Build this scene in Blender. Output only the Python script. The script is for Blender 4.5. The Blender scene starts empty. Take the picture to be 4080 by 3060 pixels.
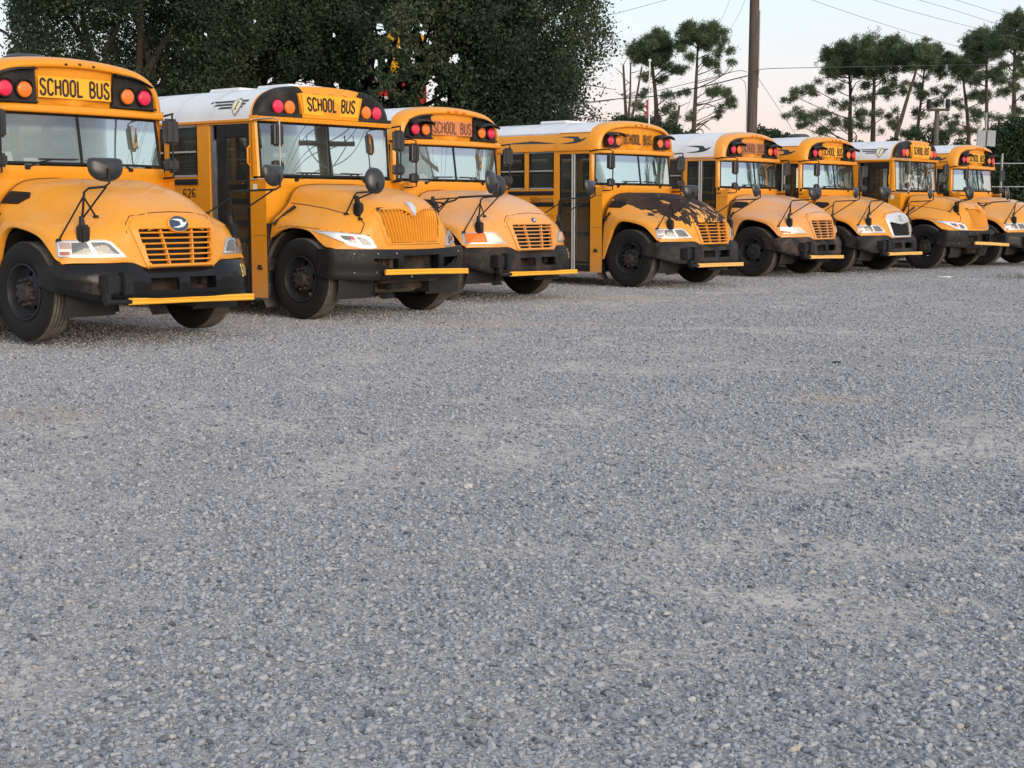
import bpy, bmesh, math, random
import numpy as np
from mathutils import Vector, Matrix, geometry
from mathutils.bvhtree import BVHTree

R = math.radians
S = bpy.context.scene
C = S.collection

# ------------------------------------------------------------------ camera
CAM_H, PITCH, FPX = 1.3856, R(6.971), 5717.2
cam = bpy.data.cameras.new('camera')
cam.sensor_fit = 'HORIZONTAL'; cam.sensor_width = 36.0
cam.lens = FPX / 4080 * 36
cam.clip_start = 0.1; cam.clip_end = 2000
camo = bpy.data.objects.new('camera', cam); C.objects.link(camo)
camo.location = (0, 0, CAM_H); camo.rotation_euler = (R(90) - PITCH, 0, 0)
S.camera = camo

# ------------------------------------------------------------------ world, sun, exposure
SUN_ELEV, SUN_AZ = R(13.0), R(150.0)      # sun just setting, behind the camera and to its right
W = bpy.data.worlds.new('World'); S.world = W; W.use_nodes = True
nt = W.node_tree; nt.nodes.clear()
def wn(t, **k):
    n = nt.nodes.new(t)
    for a, b in k.items(): setattr(n, a, b)
    return n
out = wn('ShaderNodeOutputWorld'); bg = wn('ShaderNodeBackground')
sky = wn('ShaderNodeTexSky', sky_type='NISHITA', sun_disc=False)
sky.sun_elevation = SUN_ELEV; sky.sun_rotation = SUN_AZ
sky.air_density = 1.0; sky.dust_density = 2.0; sky.ozone_density = 1.5
tc = wn('ShaderNodeTexCoord'); sep = wn('ShaderNodeSeparateXYZ')
ramp = wn('ShaderNodeValToRGB')
e = ramp.color_ramp.elements
e[0].position = 0.0; e[0].color = (0.93, 0.68, 0.67, 1)
e[1].position = 0.85; e[1].color = (0.70, 0.77, 0.87, 1)
for p, c in ((0.045, (0.97, 0.74, 0.72, 1)), (0.09, (0.93, 0.83, 0.85, 1)), (0.145, (0.80, 0.91, 0.98, 1)), (0.40, (0.72, 0.82, 0.93, 1))):
    k = e.new(p); k.color = c
nt.links.new(tc.outputs['Generated'], sep.inputs[0]); nt.links.new(sep.outputs['Z'], ramp.inputs[0])
# thin streaks of lilac cloud low in the sky
mp = wn('ShaderNodeMapping'); mp.inputs['Scale'].default_value = (2.2, 2.2, 26)
nz = wn('ShaderNodeTexNoise'); nz.inputs['Scale'].default_value = 1.6; nz.inputs['Detail'].default_value = 5
cr = wn('ShaderNodeValToRGB'); cr.color_ramp.elements[0].position = 0.52; cr.color_ramp.elements[1].position = 0.72
lowm = wn('ShaderNodeMapRange'); lowm.inputs[1].default_value = 0.03; lowm.inputs[2].default_value = 0.13; lowm.inputs[3].default_value = 0.8; lowm.inputs[4].default_value = 0.0
mul = wn('ShaderNodeMath', operation='MULTIPLY'); cm = wn('ShaderNodeMixRGB'); cm.inputs[2].default_value = (0.72, 0.66, 0.78, 1)
nt.links.new(tc.outputs['Generated'], mp.inputs[0]); nt.links.new(mp.outputs[0], nz.inputs[0]); nt.links.new(nz.outputs[0], cr.inputs[0])
nt.links.new(sep.outputs['Z'], lowm.inputs[0]); nt.links.new(cr.outputs[0], mul.inputs[0]); nt.links.new(lowm.outputs[0], mul.inputs[1])
nt.links.new(mul.outputs[0], cm.inputs[0]); nt.links.new(ramp.outputs[0], cm.inputs[1])
sc = wn('ShaderNodeVectorMath', operation='SCALE'); sc.inputs['Scale'].default_value = 0.055   # daylight sky brought to picture level
nt.links.new(sky.outputs[0], sc.inputs[0])
add = wn('ShaderNodeVectorMath', operation='ADD'); sc2 = wn('ShaderNodeVectorMath', operation='SCALE'); sc2.inputs['Scale'].default_value = 0.71
nt.links.new(cm.outputs[0], sc2.inputs[0])
nt.links.new(sc.outputs[0], add.inputs[0]); nt.links.new(sc2.outputs[0], add.inputs[1])
nt.links.new(add.outputs[0], bg.inputs[0]); bg.inputs[1].default_value = 1.0
nt.links.new(bg.outputs[0], out.inputs[0])

sl = bpy.data.lights.new('sun', 'SUN'); sl.energy = 2.1; sl.angle = R(40); sl.color = (1.0, 0.84, 0.68)
so = bpy.data.objects.new('sun', sl); C.objects.link(so)
sd = Vector((math.sin(SUN_AZ) * math.cos(SUN_ELEV), math.cos(SUN_AZ) * math.cos(SUN_ELEV), math.sin(SUN_ELEV)))
so.rotation_euler = sd.to_track_quat('Z', 'Y').to_euler()
vs = S.view_settings
vs.view_transform = 'Standard'; vs.look = 'None'; vs.exposure = 0.2; vs.gamma = 1.0; vs.use_curve_mapping = False

rng = np.random.default_rng(7); random.seed(7)

# ------------------------------------------------------------------ helpers
def pix(u, v, d):
    """point of the place seen at source pixel (u, v) of the photo, at depth y = d"""
    dx = (u - 2040) / FPX; dz = (1530 - v) / FPX
    c, s = math.cos(PITCH), math.sin(PITCH)
    y = c + dz * s; z = -s + dz * c
    t = d / y
    return np.array([dx * t, d, CAM_H + z * t])

class MB:
    def __init__(s): s.v = []; s.f = []
    def add(s, vs, fs):
        o = len(s.v); s.v += [tuple(map(float, p)) for p in vs]; s.f += [tuple(i + o for i in f) for f in fs]; return s
    def box(s, x0, x1, y0, y1, z0, z1, bev=0.0):
        if bev <= 0:
            return s.add([(x0,y0,z0),(x1,y0,z0),(x1,y1,z0),(x0,y1,z0),(x0,y0,z1),(x1,y0,z1),(x1,y1,z1),(x0,y1,z1)],
                         [(3,2,1,0),(4,5,6,7),(0,1,5,4),(1,2,6,5),(2,3,7,6),(3,0,4,7)])
        bm = bmesh.new(); bmesh.ops.create_cube(bm, size=1)
        for q in bm.verts: q.co = ((x0+x1)/2+q.co.x*(x1-x0), (y0+y1)/2+q.co.y*(y1-y0), (z0+z1)/2+q.co.z*(z1-z0))
        bmesh.ops.bevel(bm, geom=list(bm.edges), offset=bev, segments=2, affect='EDGES')
        return s.bm(bm)
    def bm(s, bm):
        bm.verts.index_update()
        s.add([q.co for q in bm.verts], [[q.index for q in f.verts] for f in bm.faces]); bm.free(); return s
    def grid(s, P, closed=False, skip=None):
        """P[r][c] -> quads"""
        P = np.asarray(P, float); nr, nc = P.shape[:2]
        fs = []
        for r in range(nr-1):
            for c in range(nc if closed else nc-1):
                c2 = (c+1) % nc
                if skip is not None and skip[r, c]: continue
                fs.append((r*nc+c, r*nc+c2, (r+1)*nc+c2, (r+1)*nc+c))
        return s.add(P.reshape(-1, 3), fs)
    def tube(s, path, rad, n=8, cap=True):
        P = [Vector(p) for p in path]; m = len(P)
        rads = rad if hasattr(rad, '__len__') else [rad]*m
        rings = []; up = None
        for i, p in enumerate(P):
            t = (P[min(i+1, m-1)] - P[max(i-1, 0)]).normalized()
            if up is None: up = Vector((0,0,1)) if abs(t.z) < .9 else Vector((1,0,0))
            a = t.cross(up)
            if a.length < 1e-4: a = t.orthogonal()
            a.normalize(); b = a.cross(t).normalized(); up = b
            rings.append([p + (a*math.cos(q) + b*math.sin(q))*rads[i] for q in [2*math.pi*k/n for k in range(n)]])
        o = len(s.v)
        for r in rings: s.v += [tuple(q) for q in r]
        for i in range(m-1):
            for k in range(n):
                k2 = (k+1) % n
                s.f.append((o+i*n+k, o+i*n+k2, o+(i+1)*n+k2, o+(i+1)*n+k))
        if cap:
            s.f.append(tuple(o+k for k in reversed(range(n)))); s.f.append(tuple(o+(m-1)*n+k for k in range(n)))
        return s
    def lathe(s, prof, axis, org, n=48, skip=None):
        """prof: (along axis, radius); axis 'x' or 'y' or 'z'"""
        rows = []
        for (h, r) in prof:
            row = []
            for k in range(n):
                a = 2*math.pi*k/n; c, q = math.cos(a)*r, math.sin(a)*r
                p = {'x': (h, c, q), 'y': (c, h, q), 'z': (c, q, h)}[axis]
                row.append([p[i]+org[i] for i in range(3)])
            rows.append(row)
        sk = None
        if skip is not None: sk = np.array([[skip(r, k) for k in range(n)] for r in range(len(prof)-1)])
        return s.grid(rows, closed=True, skip=sk)
    def poly(s, pts):  # planar-ish n-gon triangulated
        tri = geometry.tessellate_polygon([[Vector(p) for p in pts]])
        return s.add(pts, tri)
    def mesh(s, name, smooth=35, flip=False, weld=False):
        me = bpy.data.meshes.new(name)
        v = [(-p[0], p[1], p[2]) for p in s.v] if flip else s.v
        me.from_pydata(v, [], s.f)
        bm = bmesh.new(); bm.from_mesh(me)
        lo = [q for q in bm.verts if not q.link_faces]
        if lo: bmesh.ops.delete(bm, geom=lo, context='VERTS')
        if weld: bmesh.ops.remove_doubles(bm, verts=bm.verts, dist=1e-4)
        bmesh.ops.recalc_face_normals(bm, faces=bm.faces)
        bm.to_mesh(me); bm.free()
        if smooth is not None:
            me.polygons.foreach_set('use_smooth', [True]*len(me.polygons))
            try: me.set_sharp_from_angle(angle=R(smooth))
            except Exception: pass
        me.update(); return me

def link(name, me, mat, parent=None):
    o = bpy.data.objects.new(name, me)
    if mat is not None:
        if len(me.materials) == 0: me.materials.append(None)
        o.material_slots[0].link = 'OBJECT'; o.material_slots[0].material = mat
    C.objects.link(o)
    if parent is not None: o.parent = parent
    return o

def tag(o, label=None, cat=None, group=None, kind=None):
    if label: o['label'] = label
    if cat: o['category'] = cat
    if group: o['group'] = group
    if kind: o['kind'] = kind
    return o

def empty(name, loc, rz=0):
    o = bpy.data.objects.new(name, None); C.objects.link(o); o.location = loc; o.rotation_euler = (0, 0, rz)
    o.empty_display_size = .1; return o

def catmull(P, n):
    """interpolate rows of array P (m, ...) with n steps per span, passing through every row"""
    P = np.asarray(P, float); m = len(P); outp = []
    for i in range(m-1):
        p0 = P[i-1] if i > 0 else 2*P[0]-P[1]
        p1, p2 = P[i], P[i+1]
        p3 = P[i+2] if i+2 < m else 2*P[m-1]-P[m-2]
        for k in range(n):
            t = k/n
            outp.append(.5*((2*p1)+(-p0+p2)*t+(2*p0-5*p1+4*p2-p3)*t*t+(-p0+3*p1-3*p2+p3)*t**3))
    outp.append(P[-1]); return np.array(outp)

# ------------------------------------------------------------------ materials
def new_mat(name):
    m = bpy.data.materials.new(name); m.use_nodes = True
    t = m.node_tree; b = t.nodes['Principled BSDF']
    return m, t, b
def nd(t, typ, ins=None, **k):
    n = t.nodes.new(typ)
    for a, v in k.items(): setattr(n, a, v)
    for a, v in (ins or {}).items():
        if hasattr(v, 'is_output') or isinstance(v, bpy.types.NodeSocket): t.links.new(v, n.inputs[a])
        else: n.inputs[a].default_value = v
    return n
def simple(name, col, rough=.5, metal=0, spec=.5, coat=0, var=0.0, vscale=6, emit=0, bump=0, bscale=60, trans=0):
    m, t, b = new_mat(name)
    b.inputs['Base Color'].default_value = (*col, 1); b.inputs['Roughness'].default_value = rough
    b.inputs['Metallic'].default_value = metal; b.inputs['Specular IOR Level'].default_value = spec
    b.inputs['Coat Weight'].default_value = coat; b.inputs['Coat Roughness'].default_value = .08
    if trans: b.inputs['Transmission Weight'].default_value = trans
    if var or bump:
        co = nd(t, 'ShaderNodeTexCoord')
        n = nd(t, 'ShaderNodeTexNoise', {'Vector': co.outputs['Object'], 'Scale': vscale, 'Detail': 6, 'Roughness': .65})
        if var:
            mr = nd(t, 'ShaderNodeMapRange', {0: n.outputs[0], 1: .3, 2: .7, 3: 1-var, 4: 1+var})
            mx = nd(t, 'ShaderNodeVectorMath', {0: (*col,), 'Scale': mr.outputs[0]}, operation='SCALE')
            t.links.new(mx.outputs[0], b.inputs['Base Color'])
        if bump:
            n2 = nd(t, 'ShaderNodeTexNoise', {'Vector': co.outputs['Object'], 'Scale': bscale, 'Detail': 4})
            bp = nd(t, 'ShaderNodeBump', {'Height': n2.outputs[0], 'Strength': bump, 'Distance': .01})
            t.links.new(bp.outputs[0], b.inputs['Normal'])
    if emit:
        b.inputs['Emission Color'].default_value = (*col, 1); b.inputs['Emission Strength'].default_value = emit
    return m

YEL = (0.77, 0.305, 0.012)
DUST = (0.42, 0.27, 0.17)
def paint(name, base=YEL, fade=0.0, fadecol=(0.72, 0.36, 0.15), seed=0.0, dirt=0.5, rough=.34, peel=False, coat=.28):
    """school-bus enamel: slight mottling, sun-bleached upper surfaces, road dust on the skirts"""
    m, t, b = new_mat(name)
    co = nd(t, 'ShaderNodeTexCoord'); off = nd(t, 'ShaderNodeVectorMath', {0: co.outputs['Object'], 1: (seed*3.1, seed*1.7, seed*.9)}, operation='ADD')
    ge = nd(t, 'ShaderNodeNewGeometry'); sp = nd(t, 'ShaderNodeSeparateXYZ', {0: co.outputs['Object']}); sn = nd(t, 'ShaderNodeSeparateXYZ', {0: ge.outputs['Normal']})
    n1 = nd(t, 'ShaderNodeTexNoise', {'Vector': off.outputs[0], 'Scale': 1.7, 'Detail': 7, 'Roughness': .6})
    n2 = nd(t, 'ShaderNodeTexNoise', {'Vector': off.outputs[0], 'Scale': 14, 'Detail': 5, 'Roughness': .7})
    # bleaching: where the sun has stood on the panel for years (top faces), broken up
    up = nd(t, 'ShaderNodeMapRange', {0: sn.outputs['Z'], 1: .25, 2: .95, 3: 0, 4: 1}, interpolation_type='SMOOTHSTEP')
    f0 = nd(t, 'ShaderNodeMapRange', {0: n1.outputs[0], 1: .3, 2: .62, 3: .5, 4: 1})
    f1 = nd(t, 'ShaderNodeMath', {0: up.outputs[0], 1: f0.outputs[0]}, operation='MULTIPLY')
    f2 = nd(t, 'ShaderNodeMath', {0: f1.outputs[0], 1: fade}, operation='MULTIPLY')
    f3 = nd(t, 'ShaderNodeMath', {0: f0.outputs[0], 1: fade*.45}, operation='MULTIPLY')
    f4 = nd(t, 'ShaderNodeMath', {0: f2.outputs[0], 1: f3.outputs[0]}, operation='MAXIMUM')
    c1 = nd(t, 'ShaderNodeMixRGB', {0: f4.outputs[0], 1: (*base, 1), 2: (*fadecol, 1)})
    mo = nd(t, 'ShaderNodeMapRange', {0: n2.outputs[0], 1: .3, 2: .7, 3: .93, 4: 1.06})
    c2 = nd(t, 'ShaderNodeVectorMath', {0: c1.outputs[0], 'Scale': mo.outputs[0]}, operation='SCALE')
    # road dust thrown up on the lower panels
    hz = nd(t, 'ShaderNodeMapRange', {0: sp.outputs['Z'], 1: .25, 2: 1.05, 3: 1, 4: 0})
    d1 = nd(t, 'ShaderNodeMath', {0: hz.outputs[0], 1: n1.outputs[0]}, operation='MULTIPLY')
    d2 = nd(t, 'ShaderNodeMath', {0: d1.outputs[0], 1: dirt*1.5}, operation='MULTIPLY', use_clamp=True)
    mp = nd(t, 'ShaderNodeMapping', {'Vector': off.outputs[0], 'Scale': (9, 9, .8)})
    st = nd(t, 'ShaderNodeTexNoise', {'Vector': mp.outputs[0], 'Scale': 1.6, 'Detail': 5, 'Roughness': .65})
    s1 = nd(t, 'ShaderNodeMapRange', {0: st.outputs[0], 1: .58, 2: .78, 3: 0, 4: .22*dirt})
    d3 = nd(t, 'ShaderNodeMath', {0: d2.outputs[0], 1: s1.outputs[0]}, operation='MAXIMUM')
    c3 = nd(t, 'ShaderNodeMixRGB', {0: d3.outputs[0], 1: c2.outputs[0], 2: (*DUST, 1)})
    rg = nd(t, 'ShaderNodeMapRange', {0: n2.outputs[0], 1: .3, 2: .7, 3: rough, 4: rough+.16})
    rr = nd(t, 'ShaderNodeMath', {0: rg.outputs[0], 1: d3.outputs[0]}, operation='ADD', use_clamp=True)
    col = c3.outputs[0]; rsock = rr.outputs[0]
    if peel:
        # clear coat and yellow flaked away to the brown-black primer, in ragged sheets drawn out along the hood
        pm = nd(t, 'ShaderNodeMapping', {'Vector': co.outputs['Object'], 'Scale': (9.0, 1.35, 5.0), 'Location': (3.3, 1.2, 0)})
        pn = nd(t, 'ShaderNodeTexNoise', {'Vector': pm.outputs[0], 'Scale': 1.3, 'Detail': 8, 'Roughness': .62})
        pm2 = nd(t, 'ShaderNodeMapping', {'Vector': co.outputs['Object'], 'Scale': (4.0, 2.2, 4.0), 'Location': (.4, 7.2, 1)})
        pn2 = nd(t, 'ShaderNodeTexNoise', {'Vector': pm2.outputs[0], 'Scale': 1.0, 'Detail': 8, 'Roughness': .6})
        pmx = nd(t, 'ShaderNodeMath', {0: pn.outputs[0], 1: pn2.outputs[0]}, operation='ADD'); pav = nd(t, 'ShaderNodeMath', {0: pmx.outputs[0], 1: .5}, operation='MULTIPLY'); pav = nd(t, 'ShaderNodeMath', {0: pav.outputs[0], 1: 1.25, 2: -.125}, operation='MULTIPLY_ADD')
        # everything above a line falling towards the nose has gone
        ly = nd(t, 'ShaderNodeMath', {0: sp.outputs['Y'], 1: -.30, 2: 1.385}, operation='MULTIPLY_ADD')
        hh = nd(t, 'ShaderNodeMath', {0: sp.outputs['Z'], 1: ly.outputs[0]}, operation='SUBTRACT')
        hk = nd(t, 'ShaderNodeMapRange', {0: hh.outputs[0], 1: -.20, 2: .05, 3: -.32, 4: .16})
        nose = nd(t, 'ShaderNodeMapRange', {0: sp.outputs['Y'], 1: .05, 2: 1.0, 3: .02, 4: -.10})
        grl = nd(t, 'ShaderNodeMath', {0: hk.outputs[0], 1: nose.outputs[0]}, operation='ADD')
        q = nd(t, 'ShaderNodeMath', {0: pav.outputs[0], 1: grl.outputs[0]}, operation='ADD')
        pk = nd(t, 'ShaderNodeMapRange', {0: q.outputs[0], 1: .535, 2: .55, 3: 0, 4: 1})
        pal = nd(t, 'ShaderNodeMapRange', {0: q.outputs[0], 1: .49, 2: .533, 3: 0, 4: .45})
        cp = nd(t, 'ShaderNodeMixRGB', {0: pal.outputs[0], 1: col, 2: (.70, .45, .16, 1)})
        dk = nd(t, 'ShaderNodeMapRange', {0: n2.outputs[0], 1: .3, 2: .7, 3: .75, 4: 1.35})
        pc = nd(t, 'ShaderNodeMixRGB', {0: nd(t, 'ShaderNodeMapRange', {0: n1.outputs[0], 1: .38, 2: .62}).outputs[0], 1: (.028, .020, .020, 1), 2: (.062, .036, .028, 1)}); pr = nd(t, 'ShaderNodeVectorMath', {0: pc.outputs[0], 'Scale': dk.outputs[0]}, operation='SCALE')
        cx = nd(t, 'ShaderNodeMixRGB', {0: pk.outputs[0], 1: cp.outputs[0], 2: pr.outputs[0]})
        rx = nd(t, 'ShaderNodeMath', {0: rsock, 1: pk.outputs[0]}, operation='ADD', use_clamp=True)
        inv = nd(t, 'ShaderNodeMath', {0: 1.0, 1: pk.outputs[0]}, operation='SUBTRACT')
        bp = nd(t, 'ShaderNodeBump', {'Height': inv.outputs[0], 'Strength': .5, 'Distance': .004})
        t.links.new(bp.outputs[0], b.inputs['Normal'])
        cw = nd(t, 'ShaderNodeMath', {0: inv.outputs[0], 1: coat}, operation='MULTIPLY'); t.links.new(cw.outputs[0], b.inputs['Coat Weight'])
        col = cx.outputs[0]; rsock = rx.outputs[0]
    else:
        b.inputs['Coat Weight'].default_value = coat
        bn = nd(t, 'ShaderNodeTexNoise', {'Vector': off.outputs[0], 'Scale': 3.5, 'Detail': 2})
        bp = nd(t, 'ShaderNodeBump', {'Height': bn.outputs[0], 'Strength': .12, 'Distance': .02})
        t.links.new(bp.outputs[0], b.inputs['Normal'])
    b.inputs['Coat Roughness'].default_value = .10; b.inputs['Specular IOR Level'].default_value = .32
    t.links.new(col, b.inputs['Base Color']); t.links.new(rsock, b.inputs['Roughness'])
    return m

def worn_black(name, col=(.011, .012, .014), rough=.4, rust=0.0, dust=.25, seed=0):
    m, t, b = new_mat(name)
    co = nd(t, 'ShaderNodeTexCoord'); off = nd(t, 'ShaderNodeVectorMath', {0: co.outputs['Object'], 1: (seed*2.3, seed, 0)}, operation='ADD')
    n1 = nd(t, 'ShaderNodeTexNoise', {'Vector': off.outputs[0], 'Scale': 3.2, 'Detail': 7, 'Roughness': .65})
    n2 = nd(t, 'ShaderNodeTexNoise', {'Vector': off.outputs[0], 'Scale': 25, 'Detail': 4, 'Roughness': .7})
    d = nd(t, 'ShaderNodeMapRange', {0: n1.outputs[0], 1: .4, 2: .75, 3: 0, 4: dust})
    c1 = nd(t, 'ShaderNodeMixRGB', {0: d.outputs[0], 1: (*col, 1), 2: (.11, .10, .095, 1)})
    r = nd(t, 'ShaderNodeMapRange', {0: n1.outputs[0], 1: .50-.1*rust, 2: .62, 3: 0, 4: rust})
    c2 = nd(t, 'ShaderNodeMixRGB', {0: r.outputs[0], 1: c1.outputs[0], 2: (.15, .068, .045, 1)})
    t.links.new(c2.outputs[0], b.inputs['Base Color']); b.inputs['Specular IOR Level'].default_value = .28
    rg = nd(t, 'ShaderNodeMapRange', {0: n2.outputs[0], 1: .3, 2: .7, 3: rough, 4: rough+.25}); t.links.new(rg.outputs[0], b.inputs['Roughness'])
    bp = nd(t, 'ShaderNodeBump', {'Height': n2.outputs[0], 'Strength': .12, 'Distance': .004}); t.links.new(bp.outputs[0], b.inputs['Normal'])
    return m

def glass(name, tint, refl=.34, rough=.01, band=False, dust=.10):
    """coated, slightly dusty automotive glass: mirrors the sky and lets some light through"""
    m, t, b = new_mat(name); o = t.nodes['Material Output']; t.nodes.remove(b)
    lw = nd(t, 'ShaderNodeFresnel', {'IOR': 1.5})
    fm = nd(t, 'ShaderNodeMapRange', {0: lw.outputs[0], 1: .04, 2: 1, 3: refl, 4: 1})
    co = nd(t, 'ShaderNodeTexCoord')
    n = nd(t, 'ShaderNodeTexNoise', {'Vector': co.outputs['Object'], 'Scale': 1.1, 'Detail': 1})
    bp = nd(t, 'ShaderNodeBump', {'Height': n.outputs[0], 'Strength': .05, 'Distance': .05})
    g = nd(t, 'ShaderNodeBsdfGlossy', {'Color': (.68, .75, .72, 1), 'Roughness': rough, 'Normal': bp.outputs[0]})
    tr = nd(t, 'ShaderNodeBsdfTransparent', {'Color': (*tint, 1)})
    if band:
        sp = nd(t, 'ShaderNodeSeparateXYZ', {0: co.outputs['Object']})
        bz = nd(t, 'ShaderNodeMapRange', {0: sp.outputs['Z'], 1: band[0], 2: band[1], 3: 0, 4: 1})
        bc = nd(t, 'ShaderNodeMixRGB', {0: bz.outputs[0], 1: (*tint, 1), 2: (.10, .12, .17, 1)})
        t.links.new(bc.outputs[0], tr.inputs['Color'])
        gc = nd(t, 'ShaderNodeMixRGB', {0: bz.outputs[0], 1: (.68, .75, .72, 1), 2: (.42, .44, .52, 1)})
        t.links.new(gc.outputs[0], g.inputs['Color'])
    df = nd(t, 'ShaderNodeBsdfDiffuse', {'Color': (.50, .56, .52, 1)})
    dm = nd(t, 'ShaderNodeMapRange', {0: n.outputs[0], 1: .35, 2: .75, 3: dust*.3, 4: dust})
    m1 = nd(t, 'ShaderNodeMixShader', {0: fm.outputs[0], 1: tr.outputs[0], 2: g.outputs[0]})
    m2 = nd(t, 'ShaderNodeMixShader', {0: dm.outputs[0], 1: m1.outputs[0], 2: df.outputs[0]})
    t.links.new(m2.outputs[0], o.inputs['Surface'])
    return m

def lens_mat(name, col, rough=.12):
    m, t, b = new_mat(name)
    co = nd(t, 'ShaderNodeTexCoord')
    v = nd(t, 'ShaderNodeTexVoronoi', {'Vector': co.outputs['Object'], 'Scale': 70})
    bp = nd(t, 'ShaderNodeBump', {'Height': v.outputs['Distance'], 'Strength': .35, 'Distance': .006}); t.links.new(bp.outputs[0], b.inputs['Normal'])
    b.inputs['Base Color'].default_value = (*col, 1); b.inputs['Roughness'].default_value = rough
    b.inputs['Subsurface Weight'].default_value = .25; b.inputs['Subsurface Radius'].default_value = (.05, .02, .01)
    b.inputs['Coat Weight'].default_value = .8; b.inputs['Coat Roughness'].default_value = .04
    return m

def clear_lens(name, tint=(1, 1, 1), haze=.025):
    m, t, b = new_mat(name); o = t.nodes['Material Output']; t.nodes.remove(b)
    lw = nd(t, 'ShaderNodeFresnel', {'IOR': 1.5})
    fm = nd(t, 'ShaderNodeMapRange', {0: lw.outputs[0], 1: .04, 2: 1, 3: .06, 4: 1})
    g = nd(t, 'ShaderNodeBsdfGlossy', {'Color': (1, 1, 1, 1), 'Roughness': .05})
    tr = nd(t, 'ShaderNodeBsdfTransparent', {'Color': (*tint, 1)}); df = nd(t, 'ShaderNodeBsdfDiffuse', {'Color': (*[c*.85 for c in tint], 1)})
    m1 = nd(t, 'ShaderNodeMixShader', {0: fm.outputs[0], 1: tr.outputs[0], 2: g.outputs[0]})
    m2 = nd(t, 'ShaderNodeMixShader', {0: haze, 1: m1.outputs[0], 2: df.outputs[0]})
    t.links.new(m2.outputs[0], o.inputs['Surface']); return m

def tyre_mat():
    m, t, b = new_mat('tyre_rubber')
    co = nd(t, 'ShaderNodeTexCoord')
    n = nd(t, 'ShaderNodeTexNoise', {'Vector': co.outputs['Object'], 'Scale': 5, 'Detail': 6, 'Roughness': .6})
    sp = nd(t, 'ShaderNodeSeparateXYZ', {0: co.outputs['Object']})
    # dust ground into the tread band and the shoulder
    zz = nd(t, 'ShaderNodeMath', {0: sp.outputs['Z'], 1: .51}, operation='SUBTRACT')
    rr = nd(t, 'ShaderNodeVectorMath', {0: nd(t, 'ShaderNodeCombineXYZ', {1: sp.outputs['Y'], 2: zz.outputs[0]}).outputs[0]}, operation='LENGTH')
    tr = nd(t, 'ShaderNodeMapRange', {0: rr.outputs['Value'], 1: .494, 2: .508, 3: 0, 4: .8})
    du = nd(t, 'ShaderNodeMapRange', {0: n.outputs[0], 1: .35, 2: .7, 3: .25, 4: 1})
    k = nd(t, 'ShaderNodeMath', {0: tr.outputs[0], 1: du.outputs[0]}, operation='MULTIPLY')
    k2 = nd(t, 'ShaderNodeMath', {0: k.outputs[0], 1: .02}, operation='ADD')
    c = nd(t, 'ShaderNodeMixRGB', {0: k2.outputs[0], 1: (.010, .010, .011, 1), 2: (.22, .20, .175, 1)})
    t.links.new(c.outputs[0], b.inputs['Base Color']); b.inputs['Roughness'].default_value = .75; b.inputs['Specular IOR Level'].default_value = .2
    w = nd(t, 'ShaderNodeTexNoise', {'Vector': co.outputs['Object'], 'Scale': 40, 'Detail': 2})
    bp = nd(t, 'ShaderNodeBump', {'Height': w.outputs[0], 'Strength': .35, 'Distance': .006}); t.links.new(bp.outputs[0], b.inputs['Normal'])
    return m

M = {}
M['white'] = simple('roof_white', (.72, .74, .77), .45, var=.06, vscale=3)
M['black'] = worn_black('satin_black', dust=.18)
M['blackpanel'] = worn_black('header_black', (.012, .011, .011), .45, dust=.35, seed=3)
M['gasket'] = simple('rubber_gasket', (.011, .011, .012), .55, spec=.3)
M['rail'] = worn_black('rub_rail_black', (.018, .018, .024), .35, dust=.15, seed=5)
M['alu'] = simple('window_aluminium', (.62, .63, .66), .35, metal=.6)
M['chrome'] = simple('chrome', (.75, .76, .78), .12, metal=1)
M['greymetal'] = simple('grey_metal', (.30, .31, .32), .4, metal=.7, var=.2)
M['rim'] = worn_black('rim_black', (.018, .020, .026), .38, rust=.05, dust=.15, seed=9)
M['hub'] = worn_black('hub_rusty', (.022, .021, .021), .5, rust=.14, dust=.3, seed=11)
M['tyre'] = tyre_mat()
M['flap'] = simple('mud_flap_rubber', (.10, .092, .085), .8, var=.4, vscale=5)
M['chassis'] = worn_black('chassis_grime', (.022, .02, .019), .75, rust=.35, dust=.5, seed=13)
M['dark'] = simple('interior_dark', (.018, .018, .02), .8)
M['seat'] = simple('seat_vinyl', (.022, .045, .038), .5)
M['inwall'] = simple('interior_panel', (.30, .32, .29), .6)
M['glass_front'] = glass('windshield_glass', (.62, .72, .68), .23, band=(2.20, 2.24))
M['glass_front_b'] = glass('windshield_glass_tall', (.62, .72, .68), .33, band=(2.30, 2.36))
M['glass_front_d'] = glass('windshield_glass_dusty', (.62, .72, .68), .27, band=(2.20, 2.24), dust=.26)
M['glass_side'] = glass('side_glass', (.28, .30, .30), .05)
M['glass_door'] = glass('door_glass', (.55, .60, .58), .18)
M['red'] = lens_mat('red_lens', (.72, .015, .075))
M['amber'] = lens_mat('amber_lens', (.88, .20, .012))
M['amber_turn'] = simple('amber_turn_lens', (.84, .17, .006), .35, spec=.3, var=.12, vscale=25)
M['clear'] = clear_lens('clear_lens')
M['turnred'] = lens_mat('turn_reflector_red', (.50, .12, .07)); M['paleturn'] = lens_mat('turn_reflector_pale', (.50, .36, .31))
M['clear_old'] = clear_lens('yellowed_lens', (1, .95, .82), .45)
M['reflector'] = simple('headlamp_reflector', (.80, .82, .84), .28, metal=.85)
M['lampwhite'] = simple('headlamp_white_bezel', (.86, .88, .90), .22, coat=.6)
M['lampcav'] = simple('headlamp_cavity', (.13, .135, .14), .3, spec=.3, var=.25, vscale=6)
M['lampgrey'] = simple('headlamp_grey_bezel', (.42, .43, .45), .3, metal=.5)
M['ink'] = simple('black_lettering', (.022, .016, .010), .5)
M['ink_old'] = simple('faded_lettering', (.16, .065, .028), .7, var=.45, vscale=30)
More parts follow.
